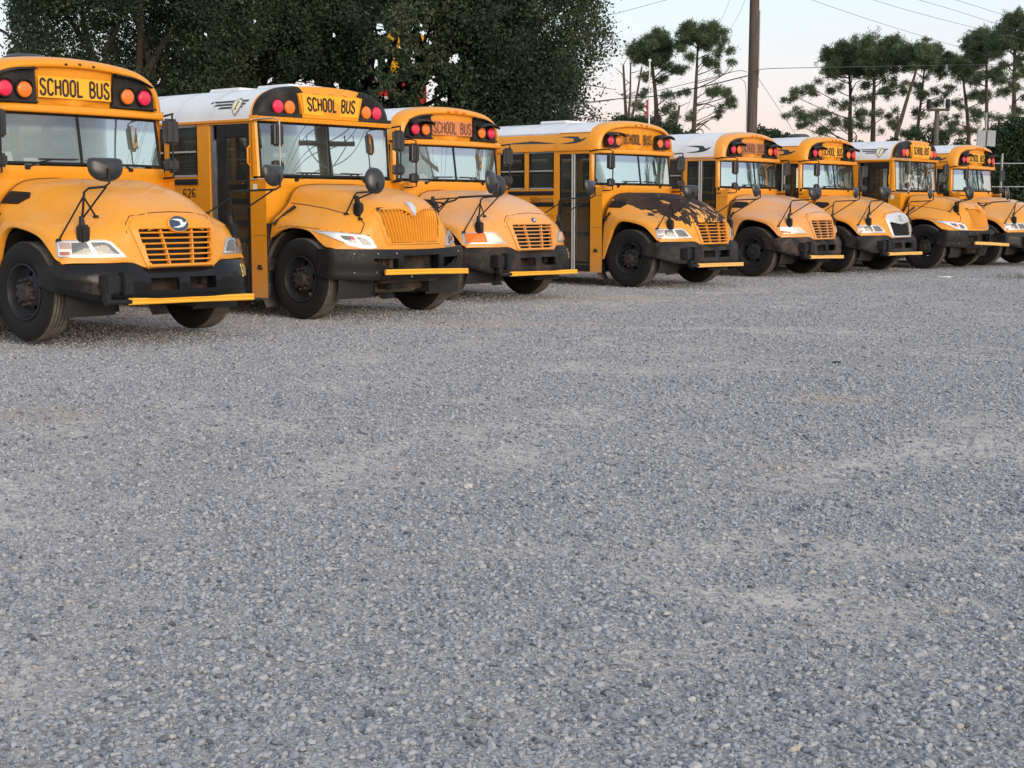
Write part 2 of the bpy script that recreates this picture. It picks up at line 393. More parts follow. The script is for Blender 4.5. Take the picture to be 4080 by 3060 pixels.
M['ink_brown'] = simple('weathered_lettering', (.085, .032, .012), .6, var=.3, vscale=30)
M['signyel'] = simple('sign_sheeting', (.90, .43, .012), .35, var=.04, coat=.3)
M['signfade'] = simple('sign_sheeting_faded', (.62, .215, .085), .6, var=.14, vscale=9)
M['labelbrown'] = simple('faded_label', (.50, .205, .03), .6, var=.15, vscale=20)
M['signbrown'] = simple('sign_sheeting_peeled', (.40, .16, .075), .7, var=.3, vscale=14)
M['decal_yel'] = simple('number_yellow', (.92, .66, .20), .45)
M['decal_tan'] = simple('number_worn_tan', (.55, .40, .20), .6, var=.25, vscale=40)
M['bird'] = simple('decal_dark', (.022, .024, .032), .4)
M['blue'] = simple('badge_blue', (.022, .040, .085), .25, coat=.8)
M['badgewhite'] = simple('badge_white', (.78, .80, .82), .25, coat=.6)
M['cream'] = simple('shield_cream', (.80, .76, .50), .4)
M['silver'] = simple('silver_plastic', (.66, .68, .71), .28, metal=.35, coat=.4)
M['mesh'] = simple('grille_black_mesh', (.015, .015, .017), .45)
M['mirrorshell'] = simple('mirror_shell', (.028, .029, .033), .32, spec=.5, var=.3)
M['mirrorface'] = simple('mirror_glass', (.86, .88, .89), .03, metal=1)
M['seal'] = simple('door_seal_grey', (.50, .50, .51), .6)
M['paper'] = simple('white_paper', (.80, .82, .78), .6)
M['bag'] = simple('white_plastic_bag', (.82, .85, .84), .3, var=.08, vscale=18, bump=.6, bscale=22)
M['hivis'] = simple('hi_vis_green', (.42, .78, .06), .6)
M['clramber'] = simple('clearance_amber', (.80, .30, .02), .25, coat=.6)
M['armyel'] = simple('crossing_arm_yellow', (.90, .45, .035), .4, var=.06)
M['armfade'] = simple('crossing_arm_faded', (.85, .50, .15), .5, var=.1)
M['gap'] = simple('panel_gap', (.13, .052, .012), .8)
M['steel'] = simple('bright_bolt', (.6, .6, .6), .3, metal=1)
M['peeled'] = simple('peeled_film', (.55, .52, .44), .5, var=.4, vscale=12)
M['rooffan'] = simple('roof_vent_black', (.03, .03, .032), .5)

# ------------------------------------------------------------------ stroke lettering
def arc(cx, cy, rx, ry, a0, a1, n=14):
    return [(cx+rx*math.cos(R(a0+(a1-a0)*i/n)), cy+ry*math.sin(R(a0+(a1-a0)*i/n))) for i in range(n+1)]
def oval(x0, x1, y0, y1):
    cx = (x0+x1)/2; rx = (x1-x0)/2; ry = rx*1.15
    return arc(cx, y1-ry, rx, ry, 0, 180) + arc(cx, y0+ry, rx, ry, 180, 360) + [(x1, y1-ry)]
GL = {
 'S': [arc(.25, .735, .175, .195, 12, 262) + arc(.25, .265, .18, .205, 88, -190)],
 'C': [arc(.25, .735, .18, .195, 8, 180) + arc(.25, .265, .18, .195, 180, 352)],
 'H': [[(.07, .07), (.07, .93)], [(.43, .07), (.43, .93)], [(.07, .51), (.43, .51)]],
 'O': [oval(.07, .43, .07, .93)],
 'L': [[(.07, .93), (.07, .07), (.42, .07)]],
 'B': [[(.07, .93), (.07, .07)], [(.07, .93), (.24, .93)] + arc(.24, .725, .17, .205, 90, -90) + [(.07, .52)], [(.07, .52), (.25, .52)] + arc(.25, .295, .185, .225, 90, -90) + [(.07, .07)]],
 'U': [[(.07, .93), (.07, .27)] + arc(.25, .27, .18, .20, 180, 360) + [(.43, .93)]],
 '0': [oval(.08, .42, .07, .93)],
 '1': [[(.14, .76), (.27, .92), (.27, .07)]],
 '2': [arc(.25, .73, .17, .20, 170, -20) + [(.36, .52), (.08, .07), (.43, .07)]],
 '5': [[(.41, .93), (.11, .93), (.09, .53)] + arc(.24, .32, .18, .25, 130, -150)],
 '6': [arc(.25, .74, .17, .19, 15, 180) + [(.08, .30)] + arc(.25, .28, .17, .21, 180, 540)],
 '7': [[(.08, .93), (.43, .93), (.2, .07)]],
 '9': [arc(.25, .26, .17, .19, 195, 360) + [(.42, .70)] + arc(.25, .72, .17, .21, 0, 360)],
 'I': [[(.25, .06), (.25, .94)], [(.1, .94), (.4, .94)], [(.1, .06), (.4, .06)]],
}
ADV = {'I': .5, ' ': .34, '1': .42}
def ribbon(pts, w):
    """flat stroke of width w along 2-D points -> verts, quads (ends cut square)"""
    P = [np.array(p, float) for p in pts]; Q = [P[0]]
    for p in P[1:]:
        if np.linalg.norm(p-Q[-1]) > 1e-5:
            k = max(1, int(np.linalg.norm(p-Q[-1])/.12)); a = Q[-1]
            for i in range(1, k+1): Q.append(a+(p-a)*i/k)
    closed = np.linalg.norm(Q[0]-Q[-1]) < 1e-4
    v, f = [], []; n = len(Q)
    for i in range(n):
        a = Q[i-1] if i > 0 else (Q[-2] if closed else 2*Q[0]-Q[1]); b = Q[i+1] if i < n-1 else (Q[1] if closed else 2*Q[-1]-Q[-2])
        d1 = (Q[i]-a)/max(np.linalg.norm(Q[i]-a), 1e-9); d2 = (b-Q[i])/max(np.linalg.norm(b-Q[i]), 1e-9)
        t = d1+d2; t = t/max(np.linalg.norm(t), 1e-9); nn = np.array([-t[1], t[0]]); mit = 1/max(.6, float(nn @ np.array([-d1[1], d1[0]])))
        v += [Q[i]+nn*w/2*mit, Q[i]-nn*w/2*mit]
        if i: f.append((2*i-2, 2*i-1, 2*i+1, 2*i))
    return v, f
def text2d(s, stroke=.115, gap=.06, only=None):
    v, f, x = [], [], 0
    for ci_, ch in enumerate(s):
        for st in (GL.get(ch, []) if only in (None, ci_) else []):
            a, b = ribbon([(x+p[0], p[1]) for p in st], stroke); o = len(v); v += a; f += [tuple(i+o for i in q) for q in b]
        x += ADV.get(ch, .5) + gap
    x -= gap
    return [(p[0]/x, p[1]) for p in v], f        # normalised 0..1 x 0..1
def poly2d(pts, cuts=.04):
    bm = bmesh.new(); vs_ = [bm.verts.new((p[0], p[1], 0)) for p in pts]
    bm.faces.new(vs_); bmesh.ops.triangulate(bm, faces=bm.faces[:])
    for _ in range(4):
        ed = [q for q in bm.edges if q.calc_length() > cuts]
        if not ed: break
        bmesh.ops.subdivide_edges(bm, edges=ed, cuts=1); bmesh.ops.triangulate(bm, faces=[g for g in bm.faces if len(g.verts) > 3])
    bm.verts.index_update()
    v = [(q.co.x, q.co.y) for q in bm.verts]; f = [tuple(q.index for q in g.verts) for g in bm.faces]; bm.free(); return v, f

class Surf:
    """a built surface that decals, lamps and seams can be laid on"""
    def __init__(s, mb): s.b = BVHTree.FromPolygons([Vector(p) for p in mb.v], mb.f)
    def hit(s, axis, a, b, off):
        if axis == 'y': o, d = Vector((a, 3, b)), Vector((0, -1, 0))
        elif axis == 'x-': o, d = Vector((-3, a, b)), Vector((1, 0, 0))
        elif axis == 'x+': o, d = Vector((3, a, b)), Vector((-1, 0, 0))
        else: o, d = Vector((a, b, 5)), Vector((0, 0, -1))
        h, n, i, _ = s.b.ray_cast(o, d)
        if h is None:
            h, n, i, _ = s.b.find_nearest(o + d*{'y': 2.0, 'x-': 1.9, 'x+': 1.9, 'z': 3.4}[axis])
        if n.dot(d) > 0: n = -n
        if axis == 'y' and abs(n.z) < .75: n = Vector((.55*h.x, 1, .12)).normalized()
        return h + n*off
    def lay(s, axis, v, f, off, mb=None):
        mb = mb or MB(); mb.add([s.hit(axis, p[0], p[1], off) for p in v], f); return mb
    def pad(s, axis, outline, off0, off1, dome=0.0, rings=4, mb=None):
        rings = max(rings, 12)
        """a raised, slightly domed pad of a convex outline on the surface"""
        mb = mb or MB(); P = np.array(outline, float)
        Q = [P[0]]
        for i in range(len(P)):
            a, b = P[i], P[(i+1) % len(P)]; k = max(1, int(np.linalg.norm(b-a)/.03))
            for j in range(1, k+1): Q.append(a+(b-a)*j/k)
        Q = np.array(Q[:-1]); c = Q.mean(0)
        rows = [[s.hit(axis, p[0], p[1], off0) for p in Q]]
        for r in range(rings+1):
            k = 1-r/(rings+.0001)
            rows.append([s.hit(axis, *(c+(p-c)*max(k, .02)), off1+dome*(1-k*k)) for p in Q])
        return mb.grid(np.array([[list(q) for q in row] for row in rows]), closed=True)
    def seam(s, axis, pts, w=.012, off=.002, mb=None):
        v, f = ribbon([p for p in pts], w); return s.lay(axis, v, f, off, mb)

MESH = {}
def cached(key, fn, flip=True, smooth=35, weld=False):
    if key not in MESH: MESH[key] = fn().mesh(key, smooth=smooth, flip=flip, weld=weld)
    return MESH[key]

# ================================================================== the buses
# Bus-local frame while modelling: x to the left when facing the front (driver side is +x), y forward, z up,
# origin on the ground under the middle of the front axle.  Meshes are mirrored in x when stored (right-handed frame).
REAR = -9.3
PROF = np.array([(1.22, 2.40), (1.215, 2.52), (1.19, 2.635), (1.13, 2.75), (1.02, 2.84), (.82, 2.915), (.50, 2.962), (.22, 2.98), (0, 2.985)])
PROF_I = np.array([(1.22, 2.52), (1.21, 2.60), (1.18, 2.69), (1.12, 2.775), (1.01, 2.855), (.82, 2.925), (.50, 2.968), (.22, 2.984), (0, 2.988)])
def section(P, n=4):
    h = catmull(P, n); left = h.copy(); left[:, 0] *= -1
    return np.vstack([left, h[::-1][1:]])        # from door side (-x) over the top to the driver side

def roof_rows(P, rows, zb):
    sec = section(P); outr = []
    for (kx, kz, y, bow) in rows:
        outr.append([(x*kx, y - bow*(x/1.22)**2, zb+(z-zb)*kz) for x, z in sec])
    return np.array(outr)

def wall(mb, side, y0, y1, z0, z1, holes, x=1.22):
    ys = sorted({y0, y1, *[h[0] for h in holes], *[h[1] for h in holes]}); zs = sorted({z0, z1, *[h[2] for h in holes], *[h[3] for h in holes]})
    ys = [v for v in ys if y0 <= v <= y1]; zs = [v for v in zs if z0 <= v <= z1]
    for i in range(len(ys)-1):
        for j in range(len(zs)-1):
            cy, cz = (ys[i]+ys[i+1])/2, (zs[j]+zs[j+1])/2
            if any(h[0] < cy < h[1] and h[2] < cz < h[3] for h in holes): continue
            X = side*x
            mb.add([(X, ys[i], zs[j]), (X, ys[i+1], zs[j]), (X, ys[i+1], zs[j+1]), (X, ys[i], zs[j+1])], [(0, 1, 2, 3)])
    for h in holes:      # reveals 45 mm deep
        if h[0] <= y0 or h[1] >= y1 or h[2] <= z0: continue
        a, b = side*x, side*(x-.045)
        q = [(h[0], h[2]), (h[1], h[2]), (h[1], h[3]), (h[0], h[3])]
        v = [(a, *p) for p in q]+[(b, *p) for p in q]
        mb.add(v, [(i, (i+1) % 4, 4+(i+1) % 4, 4+i) for i in range(4)])

def win_spans(ic):
    f = -1.905 if ic else -1.669
    return [(f-.70*k-.585, f-.70*k) for k in range(10)]
def window_z(ic): return (1.80, 2.475) if ic else (1.736, 2.415)

VIS_DOOR = (-1.547, -.826, .256, 2.365); IC_DOOR = (-1.66, -.862, .30, 2.465)

def bow(u, c, k): return c - k*u*u
def ws_point(ic, u, v):
    if ic:
        return (1.176*u, -.665-.055*u**4+(-.045)*v, 1.795+.70*v)
    x = u*(1.196-.041*v)
    return (x, (1-v)*(-.599-.167*u*u)+v*(-.673-.122*u*u), 1.822+.543*v)

def body_mb(ic):
    mb = MB(); top = 2.52 if ic else 2.40
    wz = window_z(ic); d = IC_DOOR if ic else VIS_DOOR; front = -.42 if not ic else -.40
    for side in (-1, 1):
        holes = [(a, b, *wz) for a, b in win_spans(ic)]
        holes.append((-.80, front, 1.76, top+.2))
        holes.append((-6.65, -5.35, .2, 1.0))
        if side < 0: holes.append(d)
        else: holes.append((-1.52, -.92, wz[0], wz[1]))
        if not ic: front_l = -.56
        wall(mb, side, REAR, -.56, .25, top, holes)
    # rear wall
    mb.add([(-1.22, REAR, .4), (1.22, REAR, .4), (1.22, REAR, top), (-1.22, REAR, top)], [(0, 1, 2, 3)])
    # cowl below the windshield, following its plan curve, and the header above it
    us = np.linspace(-1, 1, 25)
    rows = []
    for z, dy in ((.55, -.02), (1.2, -.01), (1.66, 0), (1.665, .0), (1.70, .012), (1.775, .016), (1.80, .012), (1.806, -.02)):
        zz = z if not ic else z-.03
        rows.append([(1.22*u, ws_point(ic, u, 0)[1]+dy+.005, zz) for u in us])
    mb.grid(rows)
    zt = 2.365 if not ic else 2.495
    # windshield posts: from the glass edge round to the side wall
    for s_ in (-1, 1):
        rows = []
        for v in np.linspace(0, 1, 8):
            p = ws_point(ic, s_*1.0, v)
            if ic: rows.append([(s_*1.172, p[1]+.012, p[2]), (s_*1.205, p[1]-.005, p[2]), (s_*1.22, p[1]-.05, p[2]), (s_*1.22, -.83, p[2])])
            else: rows.append([(p[0], p[1]+.006, p[2]), (s_*(abs(p[0])*.5+.61), p[1]-.012, p[2]), (s_*1.218, p[1]-.035, p[2]), (s_*1.22, -.85, p[2])])
        mb.grid(rows)
    # drip rail
    for s_ in (-1, 1): mb.box(s_*1.222, s_*1.25, REAR, -.80, top-.03 if ic else top+.02, top if ic else top+.045)
    return mb

def roof_mb(ic, z_lo=None, z_hi=None, side=0):
    """main roof skin behind the front cap, limited to a band of heights"""
    P = PROF_I if ic else PROF; sec = section(P)
    if z_lo is not None:
        sec = np.array([p for p in sec if p[1] >= z_lo-1e-6]); runs = [sec]
    elif z_hi is not None:
        l = [p for p in section(P) if p[0] < 0 and p[1] <= z_hi+1e-6]; runs = [np.array(l) if side < 0 else np.array([(-x, z) for x, z in l])]
    else: runs = [sec]
    mb = MB(); ys = [-.84 if ic else -.90]+list(np.arange(-1.6, REAR, -.7))+[REAR]
    for rn in runs:
        for i in range(len(ys)-1):
            mb.grid([[(x, y, z) for x, z in rn] for y in (ys[i], ys[i+1])])
            # lapped joint between roof sheets
            if i: mb.grid([[(x*1.004, y, z+.003) for x, z in rn] for y in (ys[i]-.03, ys[i]+.01)])
    return mb

def cap_mb(ic):
    mb = MB()
    if not ic:
        rows = [(.05, .05, -.69, .06), (.5, .45, -.69, .06), (.86, .74, -.695, .06), (.885, .775, -.69, .06), (.893, .79, -.65, .06),
                (.90, .80, -.625, .06), (.915, .835, -.618, .06), (.935, .88, -.63, .06), (.958, .925, -.66, .05), (.978, .962, -.71, .04), (.992, .988, -.79, .02), (1, 1, -.905, .0)]
        mb.grid(roof_rows(PROF, rows, 2.40))
        us = np.linspace(-1, 1, 33); lip = []
        for dy, z in ((-.10, 2.365), (-.012, 2.367), (.0, 2.378), (.004, 2.41), (-.008, 2.44), (-.03, 2.452), (-.09, 2.455)):
            lip.append([(1.19*u, -.585-.105*u*u-.0*abs(u)+dy, z) for u in us])
        mb.grid(lip)
        for s_ in (-1, 1): mb.grid([[(s_*1.19, -.69, z), (s_*1.215, -.74, z), (s_*1.222, -.91, z)] for z in (2.362, 2.455)])
    else:
        rows = [(.05, .05, -.64, .05), (.55, .5, -.64, .05), (.90, .90, -.645, .06), (.95, .955, -.655, .07), (.975, .98, -.69, .07), (.99, .993, -.75, .05), (1, 1, -.845, 0)]
        mb.grid(roof_rows(PROF_I, rows, 2.52))
        us = np.linspace(-1, 1, 33); lip = []
        for dy, z in ((-.08, 2.492), (-.005, 2.494), (.0, 2.505), (.0, 2.545), (-.012, 2.556), (-.05, 2.56)):
            lip.append([(1.205*u, -.632-.06*u*u+dy, z) for u in us])
        mb.grid(lip)
        for s_ in (-1, 1): mb.grid([[(s_*1.205, -.70, z), (s_*1.222, -.76, z), (s_*1.222, -.85, z)] for z in (2.49, 2.56)])
    return mb

# ---- hoods -------------------------------------------------------------------
V_ROWS = [
 [(0,-.60,1.675),(.35,-.60,1.672),(.70,-.60,1.64),(.90,-.58,1.54),(1.04,-.56,1.39),(1.13,-.55,1.22),(1.19,-.55,.95),(1.20,-.56,.50)],
 [(0,-.45,1.675),(.35,-.45,1.672),(.69,-.45,1.63),(.885,-.45,1.525),(1.03,-.45,1.385),(1.13,-.45,1.27),(1.195,-.44,1.05),(1.205,-.44,.77)],
 [(0,-.30,1.672),(.35,-.30,1.668),(.68,-.30,1.62),(.865,-.30,1.505),(1.01,-.30,1.37),(1.13,-.30,1.275),(1.197,-.31,1.19),(1.207,-.325,1.05)],
 [(0,-.12,1.658),(.35,-.12,1.655),(.66,-.12,1.602),(.835,-.12,1.48),(.985,-.12,1.352),(1.12,-.12,1.27),(1.195,-.13,1.215),(1.21,-.15,1.165)],
 [(0,.10,1.625),(.35,.10,1.622),(.625,.10,1.565),(.79,.10,1.445),(.95,.10,1.325),(1.105,.10,1.25),(1.19,.10,1.20),(1.21,.10,1.145)],
 [(0,.32,1.572),(.34,.32,1.568),(.585,.32,1.512),(.745,.32,1.395),(.915,.32,1.29),(1.08,.32,1.215),(1.18,.325,1.15),(1.207,.34,1.075)],
 [(0,.50,1.513),(.33,.50,1.508),(.555,.50,1.455),(.71,.50,1.345),(.88,.50,1.255),(1.05,.49,1.18),(1.165,.48,1.09),(1.205,.485,.965)],
 [(0,.66,1.445),(.325,.66,1.44),(.535,.655,1.385),(.69,.645,1.285),(.855,.63,1.215),(1.02,.60,1.135),(1.14,.575,1.03),(1.20,.575,.875)],
 [(0,.80,1.372),(.32,.80,1.365),(.52,.785,1.31),(.67,.765,1.225),(.83,.735,1.165),(.99,.685,1.09),(1.115,.63,.99),(1.185,.605,.845)],
 [(0,.90,1.305),(.315,.897,1.295),(.505,.875,1.235),(.655,.845,1.155),(.81,.80,1.10),(.97,.735,1.035),(1.095,.665,.955),(1.178,.625,.835)],
 [(0,.958,1.235),(.315,.953,1.225),(.49,.928,1.155),(.64,.89,1.075),(.795,.84,1.03),(.955,.765,.98),(1.085,.69,.925),(1.175,.64,.83)],
 [(0,.995,1.08),(.31,.988,1.07),(.475,.965,1.01),(.625,.925,.965),(.78,.87,.945),(.945,.79,.92),(1.08,.705,.885),(1.174,.648,.825)],
 [(0,1.04,.90),(.305,1.03,.89),(.465,1.0,.865),(.61,.955,.865),(.77,.89,.865),(.935,.805,.86),(1.076,.715,.85),(1.173,.655,.818)],
 [(0,1.06,.765),(.30,1.05,.765),(.44,1.025,.765),(.575,.97,.815),(.76,.897,.815),(.93,.81,.815),(1.074,.72,.815),(1.172,.66,.812)],
]
I_ROWS = [
 [(0,-.55,1.70),(.32,-.55,1.70),(.62,-.55,1.675),(.76,-.55,1.60),(.85,-.55,1.46),(.98,-.55,1.34),(1.11,-.55,1.24),(1.165,-.55,1.03)],
 [(0,-.36,1.69),(.32,-.36,1.69),(.61,-.36,1.67),(.755,-.36,1.595),(.845,-.36,1.455),(.975,-.36,1.335),(1.105,-.36,1.25),(1.162,-.37,1.115)],
 [(0,-.12,1.672),(.31,-.12,1.672),(.59,-.12,1.652),(.74,-.12,1.575),(.835,-.12,1.44),(.97,-.12,1.318),(1.10,-.12,1.236),(1.16,-.14,1.155)],
 [(0,.14,1.635),(.30,.14,1.635),(.565,.14,1.612),(.715,.14,1.535),(.82,.14,1.408),(.955,.14,1.288),(1.09,.14,1.20),(1.158,.15,1.112)],
 [(0,.33,1.595),(.30,.33,1.593),(.545,.33,1.568),(.69,.33,1.49),(.80,.33,1.37),(.94,.33,1.25),(1.08,.33,1.145),(1.156,.335,.985)],
 [(0,.50,1.55),(.30,.50,1.547),(.525,.495,1.52),(.665,.485,1.44),(.775,.475,1.328),(.92,.46,1.205),(1.065,.44,1.09),(1.15,.43,.925)],
 [(0,.66,1.492),(.30,.655,1.487),(.51,.64,1.45),(.635,.625,1.375),(.745,.605,1.272),(.885,.57,1.155),(1.04,.52,1.055),(1.14,.49,.915)],
 [(0,.77,1.43),(.30,.762,1.42),(.50,.735,1.37),(.615,.715,1.295),(.72,.69,1.20),(.86,.635,1.10),(1.015,.57,1.02),(1.13,.53,.908)],
 [(0,.83,1.36),(.30,.82,1.345),(.49,.79,1.29),(.60,.768,1.215),(.705,.74,1.13),(.845,.675,1.05),(1.0,.605,.99),(1.12,.552,.902)],
 [(0,.87,1.15),(.295,.86,1.14),(.475,.832,1.09),(.585,.808,1.045),(.69,.778,1.0),(.83,.71,.965),(.985,.635,.94),(1.112,.57,.896)],
 [(0,.895,.96),(.29,.885,.955),(.462,.855,.94),(.575,.83,.93),(.68,.795,.92),(.82,.73,.91),(.975,.65,.90),(1.105,.58,.888)],
 [(0,.90,.875),(.29,.89,.875),(.46,.86,.875),(.57,.835,.877),(.677,.80,.879),(.818,.735,.881),(.972,.655,.883),(1.103,.585,.884)],
]
def grille_outline(ic):
    if ic: return [(-.535, 1.375), (-.20, 1.372), (-.10, 1.34), (0, 1.255), (.10, 1.34), (.20, 1.372), (.535, 1.375), (.55, 1.33), (.455, .975), (.43, .95), (-.43, .95), (-.455, .975), (-.55, 1.33)]
    return [(-.455, 1.145), (.455, 1.145), (.47, 1.12), (.40, .81), (.375, .79), (-.375, .79), (-.40, .81), (-.47, 1.12)]
def inside(p, poly):
    c = False; n = len(poly)
    for i in range(n):
        a, b = poly[i], poly[i-1]
        if (a[1] > p[1]) != (b[1] > p[1]) and p[0] < (b[0]-a[0])*(p[1]-a[1])/(b[1]-a[1])+a[0]: c = not c
    return c
def hood_grid(ic):
    rows = np.array(I_ROWS if ic else V_ROWS, float)
    g = catmull(rows, 5); g = np.swapaxes(catmull(np.swapaxes(g, 0, 1), 5), 0, 1)
    m = g.copy(); m[:, :, 0] *= -1
    return np.concatenate([m[:, ::-1], g[:, 1:]], axis=1)
def hood_mb(ic, cut=True):
    G = hood_grid(ic); mb = MB(); nr, nc = G.shape[:2]
    skip = np.zeros((nr, nc), bool)
    if cut:
        poly = [(p[0]*.97, p[1]) for p in grille_outline(ic)]
        for r in range(nr-1):
            for c in range(nc-1):
                q = (G[r, c]+G[r+1, c+1])/2
                if q[1] > .70 and inside((q[0], q[2]), poly): skip[r, c] = True
    mb.grid(G, skip=skip)
    # returns: wheel-arch flange and bottom edge folded inwards
    for col, s_ in ((0, -1), (nc-1, 1)):
        mb.grid([[p for p in G[:, col]], [p-np.array([s_*.012, 0, .012]) for p in G[:, col]], [p-np.array([s_*.07, 0, .004]) for p in G[:, col]]])
    mb.grid([[p for p in G[-1]], [p-np.array([0, .012, .008]) for p in G[-1]], [p-np.array([0, .09, 0]) for p in G[-1]]])
    mb.grid([[p for p in G[0]], [p-np.array([0, .0, .05]) for p in G[0]]])
    return mb
SURF = {}
def surf(kind):
    if kind not in SURF:
        SURF[kind] = Surf({'vh': lambda: hood_mb(False, False), 'ih': lambda: hood_mb(True, False), 'vb': lambda: bumper_mb(False, True), 'ib': lambda: bumper_mb(True, True),
                           'vr': lambda: roof_all(False), 'ir': lambda: roof_all(True)}[kind]())
    return SURF[kind]
def roof_all(ic):
    mb = roof_mb(ic); c = cap_mb(ic); mb.add(c.v, c.f); return mb

# ---- grilles -----------------------------------------------------------------
def ring_on(sf, outer, inner, off_o, off_i, axis='y', back=.05):
    """frame between two outlines with equal point counts, laid on a surface"""
    def dens(P):
        Q = []
        for i in range(len(P)):
            a, b = np.array(P[i], float), np.array(P[(i+1) % len(P)], float)
            for k in range(4): Q.append(a+(b-a)*k/4)
        return Q
    O, I = dens(outer), dens(inner); mb = MB()
    ro = [sf.hit(axis, *p, -.01) for p in O]; r1 = [sf.hit(axis, *p, off_o) for p in O]
    r2 = [sf.hit(axis, *(p+(q-p)*.5), off_i+.008) for p, q in zip(O, I)]; r3 = [sf.hit(axis, *p, off_i) for p in I]
    r4 = [Vector(p)-Vector((0, back, 0)) for p in r3]
    return mb.grid([ro, r1, r2, r3, r4], closed=True)
def v_grille_frame():
    inner = grille_outline(False)
    outer = [(-.47, 1.262), (.47, 1.262), (.545, 1.17), (.435, .775), (.40, .745), (-.40, .745), (-.435, .775), (-.545, 1.17)]
    inner = [(-.452, 1.142), (.452, 1.142), (.468, 1.12), (.40, .81), (.378, .792), (-.378, .792), (-.40, .81), (-.468, 1.12)]
    mb = MB(); sf = surf('vh')
    # crown the top edge of the surround
    def dens(P, crown):
        Q = []
        for i in range(len(P)):
            a, b = np.array(P[i], float), np.array(P[(i+1) % len(P)], float)
            for k in range(8):
                p = a+(b-a)*k/8
                if i == 0 and crown: p[1] += .030*(1-(p[0]/.47)**2)
                Q.append(p)
        return Q
    O, I = dens(outer, True), dens(inner, False)
    rows = [[sf.hit('y', *p, -.01) for p in O], [sf.hit('y', *p, .010) for p in O], [sf.hit('y', *(p*.985+q*.015), .016) for p, q in zip(O, I)],
            [sf.hit('y', *(p*.5+q*.5), .018) for p, q in zip(O, I)], [sf.hit('y', *(p*.06+q*.94), .020) for p, q in zip(O, I)], [sf.hit('y', *q, .010) for q in I]]
    rows.append([Vector(p)-Vector((0, .07, 0)) for p in rows[-1]])
    return mb.grid(rows, closed=True)
def y_grille(ic, x, z):
    return surf('ih' if ic else 'vh').hit('y', x, z, 0)[1]
def v_bar(k, n=6):
    z = 1.142-.350*(k+.62)/(n+.35); w = .468-(1.12-z)*.22; mb = MB(); xs = np.linspace(-w-.01, w+.01, 13)
    return mb.grid([[(x, y_grille(False, x, z)+dy, z+dz) for x in xs] for dy, dz in ((-.045, .009), (.0, .0085), (.006, 0), (.0, -.0085), (-.045, -.009))])
def v_vbar(s_):
    mb = MB(); rows = []
    for z in np.linspace(1.14, .795, 7):
        x = s_*(.20-(1.14-z)*.15); y = y_grille(False, x, z)
        rows.append([(x-.009, y-.05, z), (x-.008, y-.006, z), (x, y-.002, z), (x+.008, y-.006, z), (x+.009, y-.05, z)])
    return mb.grid(rows)
def i_slat(k, n):
    t = (k+.5)/n*2-1; mb = MB(); xt, xb = t*.525, t*.44
    ztop = 1.368 if abs(xt) > .19 else 1.262+abs(xt)/.19*.1
    rows = []
    for z in np.linspace(ztop, .962, 8):
        x = xb+(xt-xb)*(z-.962)/(1.368-.962); y = y_grille(True, x, z); h = .0150
        rows.append([(x-h, y-.05, z), (x-h*.9, y-.012, z), (x-h*.35, y+.004, z), (x+h*.35, y+.004, z), (x+h*.9, y-.012, z), (x+h, y-.05, z)])
    return mb.grid(rows)
def i_grille_frame():
    inner = [(-.50, 1.372), (-.20, 1.370), (-.09, 1.335), (0, 1.252), (.09, 1.335), (.20, 1.370), (.50, 1.372), (.545, 1.33), (.455, .985), (.425, .955), (-.425, .955), (-.455, .985), (-.545, 1.33)]
    outer = [(p[0]*1.05+(.02 if p[0] > 0 else -.02 if p[0] < 0 else 0), p[1]+(.022 if p[1] > 1.2 else -.025)) for p in inner]
    return ring_on(surf('ih'), outer, inner, .006, .010, back=.06)
def recess(ic):
    mb = MB()
    if ic: return mb.add([(-.56, .74, 1.40), (.56, .74, 1.40), (.48, .78, .93), (-.48, .78, .93)], [(0, 1, 2, 3)])
    return mb.add([(-.50, .82, 1.17), (.50, .82, 1.17), (.42, .88, .77), (-.42, .88, .77)], [(0, 1, 2, 3)])
def silver_frame():
    outer = [(-.45, 1.262), (0, 1.300), (.45, 1.262), (.545, 1.17), (.43, .775), (.40, .745), (-.40, .745), (-.43, .775), (-.545, 1.17)]
    inner = [(-.44, 1.10), (0, 1.045), (.44, 1.10), (.45, 1.08), (.385, .82), (.365, .80), (-.365, .80), (-.385, .82), (-.45, 1.08)]
    return ring_on(surf('vh'), outer, inner, .012, .018, back=.06)
def black_mesh():
    mb = MB()
    for k in range(-14, 15):
        for s_ in (-1, 1):
            pts = []
            for z in np.linspace(1.10, .80, 9):
                x = k*.062+s_*(z-.95)*.62; lim = .45-(1.10-z)*.22
                if abs(x) < lim and z < 1.05+.05*abs(x)/.44: pts.append((x, y_grille(False, x, z)-.012, z))
            if len(pts) > 1: mb.tube(pts, .009, 4, cap=False)
    return mb

# ---- badges ------------------------------------------------------------------
def disc_on(sf, cx, cz, rx, rz, off0, off1, dome=.004):
    return sf.pad('y', [(cx+rx*math.cos(a), cz+rz*math.sin(a)) for a in np.linspace(0, 2*math.pi, 33)[:-1]], off0, off1, dome)
BIRD = [(-1, .62), (-.1, .66), (.12, .58), (.28, .62), (.40, .50), (.52, .18), (.66, .10), (.84, .30), (1.0, .36), (.86, .02), (.62, -.28), (.30, -.46), (-.25, -.56), (-.95, -.50), (-.25, -.34), (.05, -.22), (.12, .02), (.02, .30), (-.25, .40)]
WING_TAIL = [(-1, .0), (-.2, .5), (.1, .55), (1, -.25), (.2, -.1)]
def bird_badge(cx, cz, sx, sz, sf, off, src=BIRD):
    v, f = poly2d([(cx+p[0]*sx, cz+p[1]*sz) for p in src], .05); return sf.lay('y', v, f, off)

